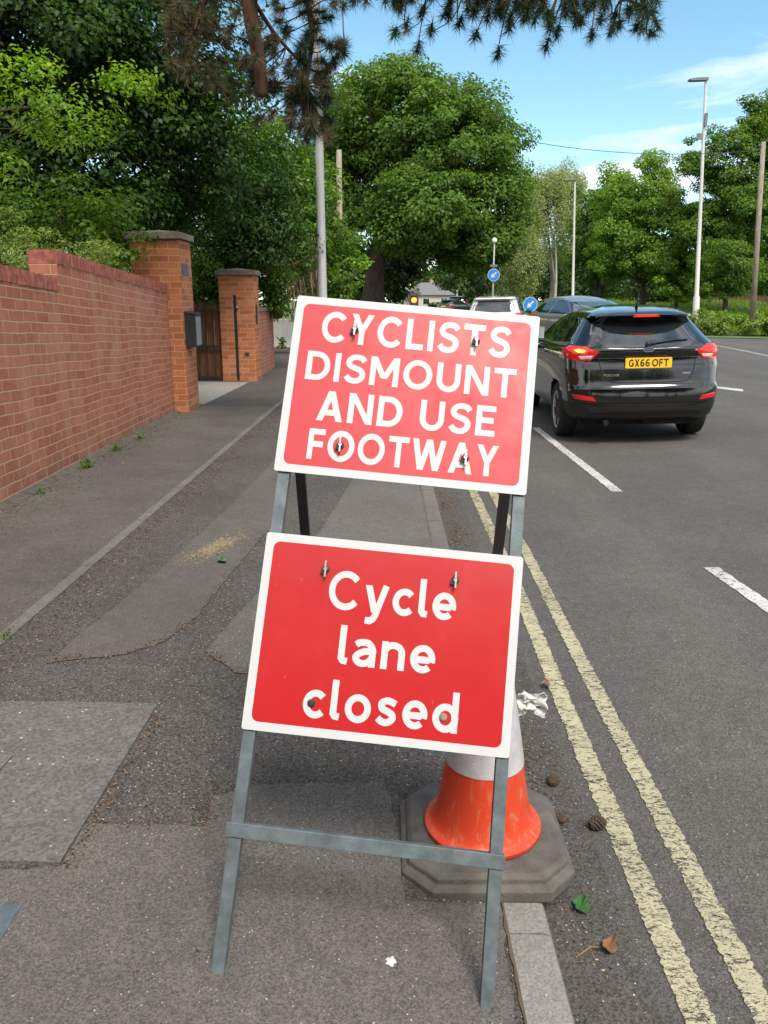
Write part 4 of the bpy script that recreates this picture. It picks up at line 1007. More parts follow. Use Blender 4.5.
def ribbon(mb, pts, t, mapf, dz, m=0):
    P = [Vector((p[0], p[1])) for p in pts]
    Q = [P[0]]
    for p in P[1:]:
        if (p - Q[-1]).length > 1e-4: Q.append(p)
    P = Q; closed = (P[0] - P[-1]).length < 1e-3
    if closed: P = P[:-1]
    n = len(P); Lf, Rt = [], []
    for i in range(n):
        if closed: a, b = P[i - 1], P[(i + 1) % n]
        else: a, b = P[max(i - 1, 0)], P[min(i + 1, n - 1)]
        d1 = (P[i] - a).normalized() if (P[i] - a).length > 1e-6 else None; d2 = (b - P[i]).normalized() if (b - P[i]).length > 1e-6 else None
        d1 = d1 or d2; d2 = d2 or d1
        nn = (Vector((-d1.y, d1.x)) + Vector((-d2.y, d2.x))).normalized(); co = max(.5, nn.dot(Vector((-d1.y, d1.x))))
        Lf.append(P[i] + nn * t / 2 / co); Rt.append(P[i] - nn * t / 2 / co)
    vs = [mapf(p.x, p.y, dz) for p in Lf] + [mapf(p.x, p.y, dz) for p in Rt]
    fs = [(i, (i + 1) % n, n + (i + 1) % n, n + i) for i in range(n if closed else n - 1)]
    mb.add(vs, fs, m)
def write(mb, text, x0, x1, yb, cap, t, place, space=.17, gap=.34, m=0, base_dz=.0, slant=0):
    """one line of text fitted between x0 and x1; place(x, y, dz) -> 3D point"""
    G = glyphs(t); w = 0
    for i, ch in enumerate(text): w += gap if ch == ' ' else G[ch][0] + (space if i < len(text) - 1 and text[i + 1] != ' ' else 0)
    sxx = (x1 - x0) / w; x = 0; k = 0
    for i, ch in enumerate(text):
        if ch == ' ': x += gap; continue
        for st in G[ch][1]:
            k += 1; dz = base_dz + .00006 * (k % 7)
            mf = lambda a, b, z, x=x: place(x0 + (x + a + slant * b) * sxx, yb + b * cap, z)
            if st[0] == 's': ribbon(mb, st[1], t, mf, dz, m)
            else:
                (ax, ay), (bx, by), hw = st[1:]
                mb.add([mf(ax - hw / 2, ay, dz), mf(ax + hw / 2, ay, dz), mf(bx + hw / 2, by, dz), mf(bx - hw / 2, by, dz)], [(0, 1, 2, 3)], m)
        x += G[ch][0] + (space if i < len(text) - 1 and text[i + 1] != ' ' else 0)

# ------------------------------------------------------------------ the road works sign
SX_, SY_ = Vector((.994, -.073, -.085)).normalized(), Vector((-.108, -.430, -.897)).normalized()
SN = SX_.cross(SY_).normalized(); SY_ = SN.cross(SX_).normalized()
if SN.y > 0: SN = -SN                               # out of the face, towards the viewer
SO = Vector((-.214, 2.064, 1.510))
sg = thing('road_works_sign', 'steel A-frame carrying two red and white cycle notices on the footway', 'road sign', (-.07, 1.72, .085))
SB = Vector((-.07, 1.72, .085))
def pl(x, y, d=0): return SO + SX_ * x + SY_ * y + SN * d - SB
def inv(px, py):                                    # pixel -> plate coordinates
    r = ray(px, py); o = Vector((0, 0, CAMH)); k = (SO - o).dot(SN) / r.dot(SN); p = o + r * k - SO
    return p.dot(SX_), p.dot(SY_)
SM = Matrix((SX_, SY_, SN)).transposed()
def pbox(mb, x0, x1, y0, y1, d0, d1, m=0): mb.box(pl((x0 + x1) / 2, (y0 + y1) / 2, (d0 + d1) / 2), (abs(x1 - x0), abs(y1 - y0), abs(d1 - d0)), m, SM)
for xt, xb, sd in ((.022, .026, 1), (.578, .602, -1)):   # L-section legs
    q = MB(); q.bar(pl(xt, .01, -.005), pl(xb, 1.562, -.005), .028, .004, 0, SN)
    q.bar(pl(xt + sd * .012, .012, -.0192), pl(xb + sd * .012, 1.560, -.0192), .004, .024, 0, SN)
    q.build('front_leg', M['galv'], sg, bevel=.0012)
q = MB(); pbox(q, .002, .616, 1.249, 1.279, -.0025, .0015); pbox(q, .002, .616, 1.249, 1.253, -.026, -.003); q.build('crossbar', M['galv'], sg, bevel=.0012)
q = MB(); pbox(q, .012, .615, .02, .05, -.012, -.0085); q.build('top_rail', M['galv'], sg)
for (xa, xb, za, yb_, zb_) in ((-.192, -.30, 1.49, 2.69, .104), (.350, .350, 1.44, 2.645, .045)):
    q = MB(); ya = 2.075 if xa < 0 else 2.03; xm = -.2455 if xa < 0 else .350
    K0, K2 = Vector((xa, ya, za)) - SB, Vector((xm if xa < 0 else xb, yb_, zb_)) - SB; K1 = K0.lerp(K2, .30); K1.x = xm - SB.x
    for A_, B_ in ((K0, K1), (K1, K2)):
        q.bar(A_, B_, .028, .004, 0, (0, 1, 0)); o_ = Vector((.012 if xa < 0 else -.012, .0145, 0)); q.bar(A_ + o_, B_ + o_, .004, .025, 0, (0, 1, 0))
    q.build('rear_leg', M['galv_dark'], sg)
q = MB(); q.bar(Vector((-.245, 2.52, .49)) - SB, Vector((.350, 2.48, .44)) - SB, .028, .006, 0, (0, 0, 1)); q.build('rear_rail', M['galv_dark'], sg)
def rrect(x0, x1, y0, y1, r, n=7):
    out = []
    for cx, cy, a0 in ((x1 - r, y0 + r, -90), (x1 - r, y1 - r, 0), (x0 + r, y1 - r, 90), (x0 + r, y0 + r, 180)):
        out += [(cx + r * math.cos(R(a0 + 90 * i / n)), cy + r * math.sin(R(a0 + 90 * i / n))) for i in range(n + 1)]
    return out
def plate(name, x0, y0, ang, lines, clips, label):
    ca, sa = math.cos(ang), math.sin(ang)
    def pp(x, y, d=0): return pl(x0 + x * ca - y * sa, y0 + x * sa + y * ca, d)
    W, H_ = .6, .45
    q = MB(); ol = rrect(0, W, 0, H_, .006, 3); n = len(ol)
    f0, f1 = .0008, .0032
    q.add([pp(x, y, f0) for x, y in ol] + [pp(x, y, f1) for x, y in ol], [tuple(range(n)), tuple(range(2 * n - 1, n - 1, -1))] + [(i, (i + 1) % n, n + (i + 1) % n, n + i) for i in range(n)])
    pt = q.build(name, M['sign_white'], sg); pt['label'] = label
    q = MB(); ol = rrect(.0195, W - .0195, .0195, H_ - .0195, .016); q.add([pp(x, y, f1 + .0003) for x, y in ol], [tuple(range(len(ol)))])
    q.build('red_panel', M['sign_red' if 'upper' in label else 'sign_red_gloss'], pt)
    q = MB()
    for txt, pxl, pxr, cap_t, space in lines:        # (text, left bottom pixel, right bottom pixel, cap height m)
        def loc(px):
            u, v = inv(*px); u -= x0; v -= y0; return u * ca + v * sa, -u * sa + v * ca
        (xl, yl), (xr, yr) = loc(pxl), loc(pxr); yb = (yl + yr) / 2
        write(q, txt, xl, xr, -yb, cap_t, .192 if txt.isupper() else .172, lambda a, b, z: pp(a, -b, f1 + .0007 + z), space, .58)
    q.build('lettering', M['sign_white'], pt, fixn=False)
    for px in clips:
        u, v = inv(*px[:2]); u -= x0; v -= y0; cx, cy = u * ca + v * sa, -u * sa + v * ca
        q = MB(); kind = px[2]
        cen = pp(cx, cy, f1)
        if kind == 'w':
            q.lathe([(.0095, .0008), (.0095, .003), (.006, .0045), (.006, .010), (0, .011)], 14, 0, SM, cen)
            q.box(pp(cx, cy - .010, f1 + .014), (.0038, .016, .010), 1, SM); q.box(pp(cx + .001, cy + .011, f1 + .014), (.0038, .016, .010), 1, SM); q.lathe([(.0055, .006), (.0055, .013), (.004, .016), (0, .016)], 12, 1, SM, cen)
            q.box(pp(cx - .004, cy + .006, f1 + .008), (.012, .010, .006), 0, SM)
            q.build('wing_bolt', [M['rubber'], M['steel']], pt)
        else:
            q.lathe([(.009, .0008), (.009, .003), (.006, .005), (0, .006)], 14, 0, SM, cen)
            q.build('bolt_head', [M['rubber'] if kind == 'b' else M['rust']], pt)
plate('notice_plate', 0, 0, 0, [
    ('CYCLISTS', (320.0, 343.5), (509.0, 357.5), .080, .15), ('DISMOUNT', (304.5, 381.0), (514.5, 397.5), .074, .15),
    ('AND USE', (316.0, 420.5), (494.0, 437.5), .076, .16), ('FOOTWAY', (306.0, 459.5), (496.5, 477.0), .076, .12)],
    [(355, 331, 'w'), (476, 342, 'w'), (340.5, 446, 'w'), (465, 459, 'w')], 'upper red notice reading CYCLISTS DISMOUNT AND USE FOOTWAY')
plate('notice_plate', .0051, .4515 + .1475, -.0048, [
    ('Cycle', (327.0, 608.5), (454.5, 621.0), .089, .14), ('lane', (337.0, 664.0), (433.5, 674.5), .089, .14), ('closed', (301.5, 716.5), (456.5, 734.0), .089, .14)],
    [(326, 569.5, 'w'), (455, 580.5, 'w'), (311.5, 703, 'b'), (443, 717, 'r')], 'lower red notice reading Cycle lane closed')

# ------------------------------------------------------------------ traffic cone
ct = thing('traffic_cone', 'orange traffic cone with white sleeve and grey rubber base behind the sign', 'traffic cone', (.268, 1.892, .054))
def octa(w, d, c): return [(-w + c, -d), (w - c, -d), (w, -d + c), (w, d - c), (w - c, d), (-w + c, d), (-w, d - c), (-w, -d + c)]
q = MB(); lv = [(.222, 0, .075), (.222, .030, .075), (.214, .036, .074), (.206, .040, .072), (.205, .054, .071), (.194, .064, .067)]
vs = []
for w_, z_, c_ in lv: vs += [(x, y, z_) for x, y in octa(w_, w_, c_)]
fs = [(i * 8 + j, i * 8 + (j + 1) % 8, i * 8 + 8 + (j + 1) % 8, i * 8 + 8 + j) for i in range(len(lv) - 1) for j in range(8)] + [tuple(range(7, -1, -1)), tuple(range((len(lv) - 1) * 8, len(lv) * 8))]
q.add(vs, fs); q.build('base', M['cone_base'], ct, bevel=.004)
q = MB(); q.lathe([(.153, .0645), (.157, .068), (.157, .079), (.153, .082), (.143, .085), (.136, .092), (.128, .112), (.122, .14), (.112, .20), (.0945, .32), (.0740, .45), (.053, .58), (.033, .70), (.028, .74), (.022, .745), (0, .745)], 56)
q.build('body', M['cone'], ct, True, ang=50)
q = MB(); q.lathe([(.1025, .266), (.1042, .267), (.0925, .345), (.0735, .462), (.0630, .53), (.0620, .53)], 56); q.build('reflective_sleeve', M['sleeve'], ct, True, ang=50)
# torn white plastic caught on the cone
rng = np.random.default_rng(3)
c0 = at(527, 705, 1.96)
from mathutils import noise as mnoise
q = MB(); nu, nv = 34, 30; vs = []
for i in range(nu):
    u = i / (nu - 1)
    for j in range(nv):
        v = j / (nv - 1) - .5
        wid = .030 * (1.15 - 1.0 * math.exp(-((u - .52) / .16) ** 2) * .62)
        fold = .007 * math.sin(v * 11 + u * 5) + .003 * math.sin(v * 24 - u * 7)
        p = Vector((-.026 + u * .078, fold, v * 2 * wid + .008 - .030 * (u - .4) ** 2))
        n_ = mnoise.noise_vector(Vector((u * 5, v * 6, 1.3))) * .012 + mnoise.noise_vector(Vector((u * 11, v * 11, 4.1))) * .003
        vs.append(p + n_)
q.add(vs, [(i * nv + j, i * nv + j + 1, (i + 1) * nv + j + 1, (i + 1) * nv + j) for i in range(nu - 1) for j in range(nv - 1)])
me = q.mesh('plastic_scrap', M['tissue'])
o = link('plastic_scrap', me, None, c0); tag(o, 'crumpled white plastic scrap stuck to the side of the traffic cone', 'litter')

# ------------------------------------------------------------------ cars
def body_slices(tab, n_rear=14, n_cor=9, n_side=34, n_front=10):
    """stack of rounded plan outlines; rows (z, half width, rear y, front y, rear radius, front radius, rear bow)"""
    vs = []; per = None
    for z, w_, yr, yf, rr, rf, bow in tab:
        rr_ = min(rr, w_ * .9, (yf - yr) * .4); rf_ = min(rf, w_ * .9, (yf - yr) * .4)
        ring = []
        for i in range(n_rear): ring.append((-(w_ - rr_) + 2 * (w_ - rr_) * i / (n_rear - 1), yr))
        for i in range(1, n_cor): a = R(-90 + 90 * i / n_cor); ring.append((w_ - rr_ + rr_ * math.cos(a), yr + rr_ + rr_ * math.sin(a)))
        for i in range(n_side): ring.append((w_, yr + rr_ + (yf - rf_ - yr - rr_) * i / (n_side - 1)))
        for i in range(1, n_cor): a = R(90 * i / n_cor); ring.append((w_ - rf_ + rf_ * math.cos(a), yf - rf_ + rf_ * math.sin(a)))
        for i in range(n_front): ring.append(((w_ - rf_) - 2 * (w_ - rf_) * i / (n_front - 1), yf))
        for i in range(1, n_cor): a = R(90 + 90 * i / n_cor); ring.append((-(w_ - rf_) + rf_ * math.cos(a), yf - rf_ + rf_ * math.sin(a)))
        for i in range(n_side): ring.append((-w_, yf - rf_ - (yf - rf_ - yr - rr_) * i / (n_side - 1)))
        for i in range(1, n_cor): a = R(180 + 90 * i / n_cor); ring.append((-(w_ - rr_) + rr_ * math.cos(a), yr + rr_ + rr_ * math.sin(a)))
        for x, y in ring:
            q_ = abs(x) / max(w_, .01); yy = y
            mid = (yr + yf) / 2
            if y < mid: yy = y + bow * q_ ** 2.2 * max(0, 1 - (y - yr) / 1.2)
            else: yy = y - bow * 1.6 * q_ ** 2.2 * max(0, 1 - (yf - y) / 1.2)
            tp = 1 - .055 * (abs(y - mid) / max((yf - yr) / 2, .1)) ** 4
            vs.append((x * tp, yy, z))
        per = len(ring)
    k = len(tab)
    fs = [(i * per + j, i * per + (j + 1) % per, (i + 1) * per + (j + 1) % per, (i + 1) * per + j) for i in range(k - 1) for j in range(per)]
    fs += [tuple(range(per - 1, -1, -1)), tuple(range((k - 1) * per, k * per))]
    return vs, fs
HATCH = [(.20, .80, .16, 4.10, .22, .4, .10), (.24, .85, .06, 4.20, .22, .4, .10), (.33, .875, .015, 4.27, .22, .42, .11), (.40, .885, .004, 4.30, .22, .42, .11), (.405, .89, .0, 4.31, .22, .42, .11),
         (.50, .90, .0, 4.33, .22, .42, .11), (.555, .902, .008, 4.34, .22, .42, .11), (.572, .902, .03, 4.34, .22, .42, .11), (.60, .904, .044, 4.33, .23, .42, .10), (.66, .907, .064, 4.31, .23, .42, .10),
         (.76, .911, .085, 4.24, .24, .45, .09), (.80, .911, .10, 4.18, .24, .45, .09), (.86, .910, .125, 4.04, .25, .5, .09), (.91, .906, .125, 3.85, .25, .5, .09), (.95, .898, .115, 3.58, .26, .5, .09), (.99, .882, .118, 3.30, .26, .4, .09),
         (1.02, .862, .135, 3.10, .26, .35, .08), (1.05, .838, .16, 2.98, .26, .3, .08), (1.10, .808, .215, 2.86, .26, .3, .07), (1.16, .778, .275, 2.72, .26, .3, .07), (1.22, .748, .335, 2.58, .26, .3, .06), (1.28, .717, .395, 2.42, .25, .3, .06),
         (1.33, .694, .450, 2.28, .25, .3, .06), (1.338, .690, .455, 2.25, .25, .3, .06), (1.343, .684, .27, 2.23, .22, .3, .12), (1.362, .664, .245, 2.18, .22, .3, .13), (1.382, .632, .285, 2.10, .22, .3, .13), (1.402, .588, .36, 2.00, .22, .3, .12), (1.420, .53, .47, 1.92, .24, .3, .10),
         (1.437, .455, .62, 1.82, .24, .3, .08), (1.452, .37, .80, 1.72, .2, .3, .05), (1.463, .28, .98, 1.60, .15, .2, .03), (1.470, .18, 1.15, 1.48, .1, .1, 0)]
SUV = [(.24, .80, .14, 4.30, .2, .4, .08), (.30, .87, .04, 4.40, .2, .4, .08), (.45, .90, .0, 4.48, .2, .4, .08), (.62, .915, .01, 4.50, .2, .42, .08), (.80, .92, .05, 4.46, .2, .45, .07), (.92, .918, .07, 4.34, .2, .5, .07), (1.02, .905, .085, 3.95, .2, .5, .07),
       (1.08, .885, .10, 3.45, .2, .4, .06), (1.12, .86, .12, 3.20, .2, .35, .06), (1.20, .82, .16, 3.05, .2, .3, .06), (1.30, .785, .22, 2.88, .2, .3, .05), (1.40, .75, .28, 2.68, .2, .3, .05), (1.48, .72, .34, 2.50, .2, .3, .05), (1.53, .70, .26, 2.38, .18, .3, .06), (1.57, .67, .30, 2.22, .18, .3, .06), (1.60, .62, .5, 2.0, .2, .3, .04), (1.62, .54, .8, 1.75, .2, .2, 0), (1.63, .4, 1.0, 1.55, .1, .1, 0)]
def make_car(label, paint, tab, loc, yaw, roll=0, axles=(.86, 3.51), wheel=.318, cat='car', lit=True, detail=True, plate_txt=None, group=None, front=False, sc=1.0):
    t = thing('parked_car' if False else 'car', label, cat, loc, 0, group)
    t.rotation_euler = (0, roll, yaw); t.scale = (sc * (.965 if plate_txt else 1), sc, sc)
    hatch = tab is HATCH
    zm = (lambda z: float(np.interp(z, [0, .2, .33, .40, .57, .835, .95, 1.04, 1.2, 1.345, 1.6], [0, .27, .40, .475, .645, .91, 1.015, 1.09, 1.25, 1.388, 1.643]))) if hatch else (lambda z: z)
    nw = (lambda z: float(np.interp(z, [1.03, 1.15, 1.33], [1., .96, .90]))) if hatch else (lambda z: 1.)
    vs, fs = body_slices([(zm(r_[0]), r_[1] * nw(r_[0])) + tuple(r_[2:]) for r_ in tab])
    mb = MB(); mb.add(vs, fs)
    zt = max(v[2] for v in vs)
    me = mb.mesh('body', [M[paint], M['trim']], True)
    bm = bmesh.new(); bm.from_mesh(me); bmesh.ops.recalc_face_normals(bm, faces=bm.faces); bm.to_mesh(me); bm.free()
    tmp = bpy.data.objects.new('body', me); COL.objects.link(tmp)
    cut = MB()
    for y in axles:
        for s_ in (-1, 1):
            cut.lathe([(wheel + .045, -.17), (wheel + .045, .3)], 40, 0, Matrix.Rotation(s_ * math.pi / 2, 3, 'Y'), (s_ * .83, y, wheel))
    co = cut.build('cutter', M['trim'])
    md = tmp.modifiers.new('b', 'BOOLEAN'); md.object = co; md.operation = 'DIFFERENCE'; md.solver = 'EXACT'
    dg = bpy.context.evaluated_depsgraph_get(); me2 = bpy.data.meshes.new_from_object(tmp.evaluated_get(dg))
    bpy.data.objects.remove(tmp); bpy.data.objects.remove(co)
    me2.name = 'body'
    me2.materials.clear(); me2.materials.append(M[paint]); me2.materials.append(M['trim'])
    for p in me2.polygons:
        p.use_smooth = True
        arch = any(abs(math.hypot(p.center.y - y, p.center.z - wheel) - wheel - .045) < .012 and p.center.z < .75 for y in axles)
        p.material_index = 1 if (p.center.z < zm(.402) and (p.center.y < .9 or p.center.z < zm(.25))) or arch else 0
    me2.set_sharp_from_angle(angle=R(32))
    body = link('body', me2, t)
    bm = bmesh.new(); bm.from_mesh(me2); tree_ = BVHTree.FromBMesh(bm); bm.free()
    def decal(name, outline, origin_dir, mat, off=.004, rings=7, parent=t, skirt=.012, closed_smooth=0):
        """outline of (u, z) seen along a horizontal direction, laid on the body surface"""
        d = Vector((origin_dir[0], origin_dir[1], 0)).normalized(); u = Vector((d.y, -d.x, 0))
        if closed_smooth: outline = [(p.x, p.y) for p in catmull([Vector((a, b, 0)) for a, b in outline], closed_smooth, True)]
        else:
            o2 = []
            for i in range(len(outline)):
                a, b = outline[i], outline[(i + 1) % len(outline)]; k = max(1, int(math.dist(a, b) / .06))
                o2 += [(a[0] + (b[0] - a[0]) * j / k, a[1] + (b[1] - a[1]) * j / k) for j in range(k)]
            outline = o2
        outline = [(a, zm(b)) for a, b in outline]
        cxx = sum(p[0] for p in outline) / len(outline); czz = sum(p[1] for p in outline) / len(outline)
        n = len(outline); V = []; 
        def cast(a, b, o_):
            st = u * a + Vector((0, 2.0, b)) - d * 6 if True else None
            st = Vector((0, 2.0, 0)) + u * a - d * 6; st.z = b
            hit = tree_.ray_cast(st, d)
            p = hit[0] if hit[0] is not None else None
            return p, hit[1]
        last = None
        for r_ in range(rings + 1):
            f = r_ / rings
            for a, b in outline:
                p, nn = cast(cxx + (a - cxx) * f, czz + (b - czz) * f, off)
                if p is None: p = last if last is not None else Vector((0, 0, 1)); nn = -d
                last = p
                if nn.dot(d) > 0: nn = -nn
                V.append(p + (nn * .5 - d * .5).normalized() * off)
        for a, b in outline: 
            p = V[(rings) * n + len(V) - (rings + 1) * n] if False else None
        base = rings * n
        V += [V[base + i] + d * skirt for i in range(n)]
        F = [(i * n + j, i * n + (j + 1) % n, (i + 1) * n + (j + 1) % n, (i + 1) * n + j) for i in range(1, rings + 1) for j in range(n)]
        c_ = len(V); V.append(sum((V[n + j] for j in range(n)), Vector()) / n)
        F += [(c_, n + j, n + (j + 1) % n) for j in range(n)]
        q = MB(); q.add(V, F); return q.build(name, mat, parent, True, ang=50)
    dz = 0 if hatch else .10; gl = M['glass']
    # glass
    if hatch:
        rg = [(-.48, 1.345), (-.28, 1.348), (0, 1.349), (.28, 1.348), (.48, 1.345), (.565, 1.27), (.61, 1.16), (.57, 1.09), (.46, 1.015), (.2, 1.002), (-.2, 1.002), (-.46, 1.015), (-.57, 1.09), (-.61, 1.16), (-.565, 1.27)]
    else:
        rg = [(-.56, 1.48), (.56, 1.48), (.66, 1.30), (.68, 1.17), (.5, 1.12), (-.5, 1.12), (-.68, 1.17), (-.66, 1.30)]
    rw_ = decal('rear_window', rg, (0, 1), gl, .004)
    yw0 = 2.0   # ray origins sit at y = 2, u is offset from there
    sides = [[(.52, 1.10), (.80, 1.06), (1.35, 1.04), (1.36, 1.345), (.95, 1.335), (.70, 1.25)], [(1.42, 1.04), (2.20, 1.03), (2.62, 1.04), (2.18, 1.30), (1.92, 1.36), (1.42, 1.35)]]
    if not hatch: sides = [[(a, b + .09 + .06 * (b > 1.2)) for a, b in o] for o in sides]
    for s_ in (-1, 1):
        for o in sides:
            # looking along -s_ x: u axis = (d.y, -d.x) = (0, s_)
            decal('side_window', [((a - 2.0) * s_, b) for a, b in o], (-s_, 0), gl, .004)
    ws_ = [(-.62, 1.34 + dz), (.62, 1.34 + dz), (.70, 1.06 + dz), (0, 1.04 + dz), (-.70, 1.06 + dz)]
    decal('windscreen', ws_, (0, -1), M['glass_lit'], .004)
    # lamps
    for s_ in (-1, 1):
        dvec = (-s_ * .62, .78)
        dd = Vector((dvec[0], dvec[1], 0)).normalized(); uu = Vector((dd.y, -dd.x, 0))
        def U(x, y): return (Vector((x, y, 0)) - Vector((0, 2.0, 0))).dot(uu)
        if hatch:
            o = [(U(s_ * .56, .12), .965), (U(s_ * .66, .13), .865), (U(s_ * .78, .20), .85), (U(s_ * .87, .42), .895), (U(s_ * .89, .60), .985), (U(s_ * .83, .42), 1.035), (U(s_ * .70, .22), 1.03)]
            lamp_ = decal('tail_light', o, dvec, M['tail'], .014, 6, t, .03)
            if lit:
                decal('lit_lamp', [(U(s_ * .66, .15), .985), (U(s_ * .70, .16), .935), (U(s_ * .80, .25), .94), (U(s_ * .85, .38), .985), (U(s_ * .80, .30), 1.012), (U(s_ * .70, .2), 1.010)], dvec, M['brake'], .017, 5, lamp_)
                decal('bulb_glow', [(U(s_ * .70, .16), .985), (U(s_ * .72, .17), .952), (U(s_ * .78, .21), .955), (U(s_ * .81, .27), .985), (U(s_ * .77, .22), 1.0)], dvec, M['brake_hot'] if s_ < 0 else M['brake'], .019, 4, lamp_)
            decal('reversing_lens', [(U(s_ * .62, .14), .925), (U(s_ * .65, .14), .885), (U(s_ * .75, .19), .878), (U(s_ * .77, .21), .915)], dvec, M['lens_clear'], .018, 4, lamp_)
            decal('reflector', [(s_ * .58, .425), (s_ * .80, .445), (s_ * .83, .50), (s_ * .62, .475)], (0, 1), M['tail'], .006, 3)
        else:
            decal('tail_light', [(U(s_ * .74, .1), 1.10), (U(s_ * .74, .1), .86), (U(s_ * .88, .3), .9), (U(s_ * .9, .45), 1.08)], dvec, M['tail'], .012, 4)
        fv = (-s_ * .5, -.86); fd = Vector((fv[0], fv[1], 0)).normalized(); fu = Vector((fd.y, -fd.x, 0))
        def U2(x, y): return (Vector((x, y, 0)) - Vector((0, 2.0, 0))).dot(fu)
        decal('headlight', [(U2(s_ * .50, 4.25), .74), (U2(s_ * .80, 4.0), .80), (U2(s_ * .84, 3.8), .86), (U2(s_ * .6, 4.15), .84)], fv, M['lens_clear'], .012, 4)
        m_ = MB(); m_.lathe([(0, -.10), (.055, -.08), (.07, 0), (.055, .08), (0, .10)], 14, 0, Matrix.Rotation(math.pi / 2, 3, 'Y'), (s_ * (.99), 2.62, 1.02 + dz * .9)); m_.bar((s_ * .80, 2.66, 1.0 + dz * .9), (s_ * .93, 2.63, 1.01 + dz * .9), .05, .04); m_.build('wing_mirror', M['trim' if paint == 'paint_white' else paint], t, True)
        if detail:
            decal('window_trim', [((a - 2) * s_, b) for a, b in [(.42, 1.055), (.60, 1.028), (2.6, 1.018), (2.6, 1.03), (1.4, 1.035), (.62, 1.046), (.45, 1.075)]], (-s_, 0), M['chrome'], .007, 2)
            for yh in (1.55, 2.5):
                hmb = MB(); hmb.box((s_ * .915, yh, zm(.90)), (.03, .17, .022)); hmb.build('door_handle', M[paint], t, bevel=.006)
    # wheels
    for y in axles:
        for s_ in (-1, 1):
            Mx = Matrix.Rotation(s_ * math.pi / 2, 3, 'Y'); c = (s_ * .775, y, wheel)
            w_ = bpy.data.objects.new('wheel', None); COL.objects.link(w_); w_.parent = t; w_.location = c
            q = MB(); q.lathe([(.20, -.085), (.235, -.105), (wheel - .03, -.11), (wheel - .004, -.092), (wheel, -.06), (wheel, .06), (wheel - .004, .092), (wheel - .03, .11), (.235, .105), (.205, .085)], 40, 0, Mx); q.build('tyre', M['tyre'], w_, True, ang=50)
            q = MB(); q.lathe([(.204, -.08), (.204, .085), (.222, .100), (.228, .094), (.214, .05), (.204, .05)], 40, 0, Mx)
            q.lathe([(0, .055), (.055, .06), (.06, .075), (.03, .085), (0, .085)], 20, 0, Mx)
            for k in range(5):
                for e in (-.13, .13):
                    a = 2 * math.pi * k / 5 + e; a2 = 2 * math.pi * k / 5 + e * 1.3
                    q.bar(Mx @ Vector((.045 * math.cos(a), .045 * math.sin(a), .068)), Mx @ Vector((.212 * math.cos(a2), .212 * math.sin(a2), .082)), .026, .02, 0, Mx @ Vector((0, 0, 1)))
            q.build('rim', M['alloy'], w_, True, ang=35)
            q = MB(); q.lathe([(.20, .0), (.20, .012), (0, .012)], 24, 0, Mx); q.build('brake_disc', M['trim'], w_)
    q = MB(); q.box((0, 2.18, .27), (1.24, 3.9, .12)); q.box((.25, .35, .28), (.5, .35, .12)); q.tube([(-.45, .06, .255), (-.45, .5, .27)], .03, 10); q.build('underbody', M['under'], t)
    # number plate
    cast_y = lambda x, z: (tree_.ray_cast(Vector((x, -4, z)), Vector((0, 1, 0)))[0] or Vector((x, .1, z))).y
    zp = .905 if hatch else .80; yp = min(cast_y(0, zp - .05), cast_y(0, zp + .05)) - .012
    if front:
        pass
    q = MB(); ol = rrect(-.26, .26, zp - .056, zp + .056, .012, 4); q.prism(ol, yp, yp + .010, 0, 'y'); pt = q.build('number_plate', M['plate_yellow'], t)
    if plate_txt:
        q = MB(); write(q, plate_txt, -.222, .222, zp - .040, .080, .185, lambda a, b, z: Vector((a, yp - .0012 - z, b)), .16, .36); q.build('plate_lettering', M['plate_black'], pt, fixn=False)
    if detail:
        # badge, script, high brake light, wiper, aerial, plate recess, exhaust trim
        zb = zm(.985); yb = cast_y(0, zb) - .010
        e1 = [(.062 * math.cos(a), zb + .026 * math.sin(a)) for a in [2 * math.pi * i / 28 for i in range(28)]]; e2 = [(.053 * math.cos(a), zb + .0195 * math.sin(a)) for a in [2 * math.pi * i / 28 for i in range(28)]]
        q = MB(); q.prism(e1, yb - .004, yb + .03, 0, 'y'); q.prism(e2, yb - .006, yb, 1, 'y')
        sp = sm([(-.036, .006), (-.030, .010), (-.022, .008), (-.028, -.008), (-.020, -.002), (-.012, .003), (-.008, -.005), (0, .002), (.006, -.005), (.012, .003), (.020, -.003), (.026, .009), (.024, -.006), (.034, -.002)], 4)
        ribbon(q, sp, .0042, lambda a, b, z: Vector((a, yb - .0075, zb + b)), 0, 0); q.build('badge', [M['chrome'], M['badge_blue']], t)
        q = MB(); write(q, 'FOCUS', -.50, -.33, zm(.690), .026, .2, lambda a, b, z: Vector((a, cast_y(a, zm(.70)) - .004 - z, b)), .14, .3, slant=.25); q.build('script', M['chrome'], t, fixn=False)
        q = MB(); q.box((.43, cast_y(.43, zm(.71)) - .003, zm(.712)), (.085, .006, .018)); q.build('trim_badge', M['chrome'], t, bevel=.002)
        decal('high_brake_light', [(-.15, 1.347), (.15, 1.347), (.14, 1.366), (-.14, 1.366)], (0, 1), M['brake'], .006, 3)
        q = MB(); pts = [(.02, 1.10), (.10, 1.115), (.30, 1.14), (.46, 1.14)]
        q.tube([(x, cast_y(x, z) - .022, z) for x, z in pts], [.014, .012, .010, .007], 6); q.lathe([(0, -.03), (.03, -.02), (.03, .02)], 12, 0, Matrix.Rotation(math.pi / 2, 3, 'X'), (0, cast_y(0, 1.10) - .02, 1.10)); q.build('rear_wiper', M['trim'], t, True)
        zr_ = tree_.ray_cast(Vector((-.02, .62, 3)), Vector((0, 0, -1)))[0]
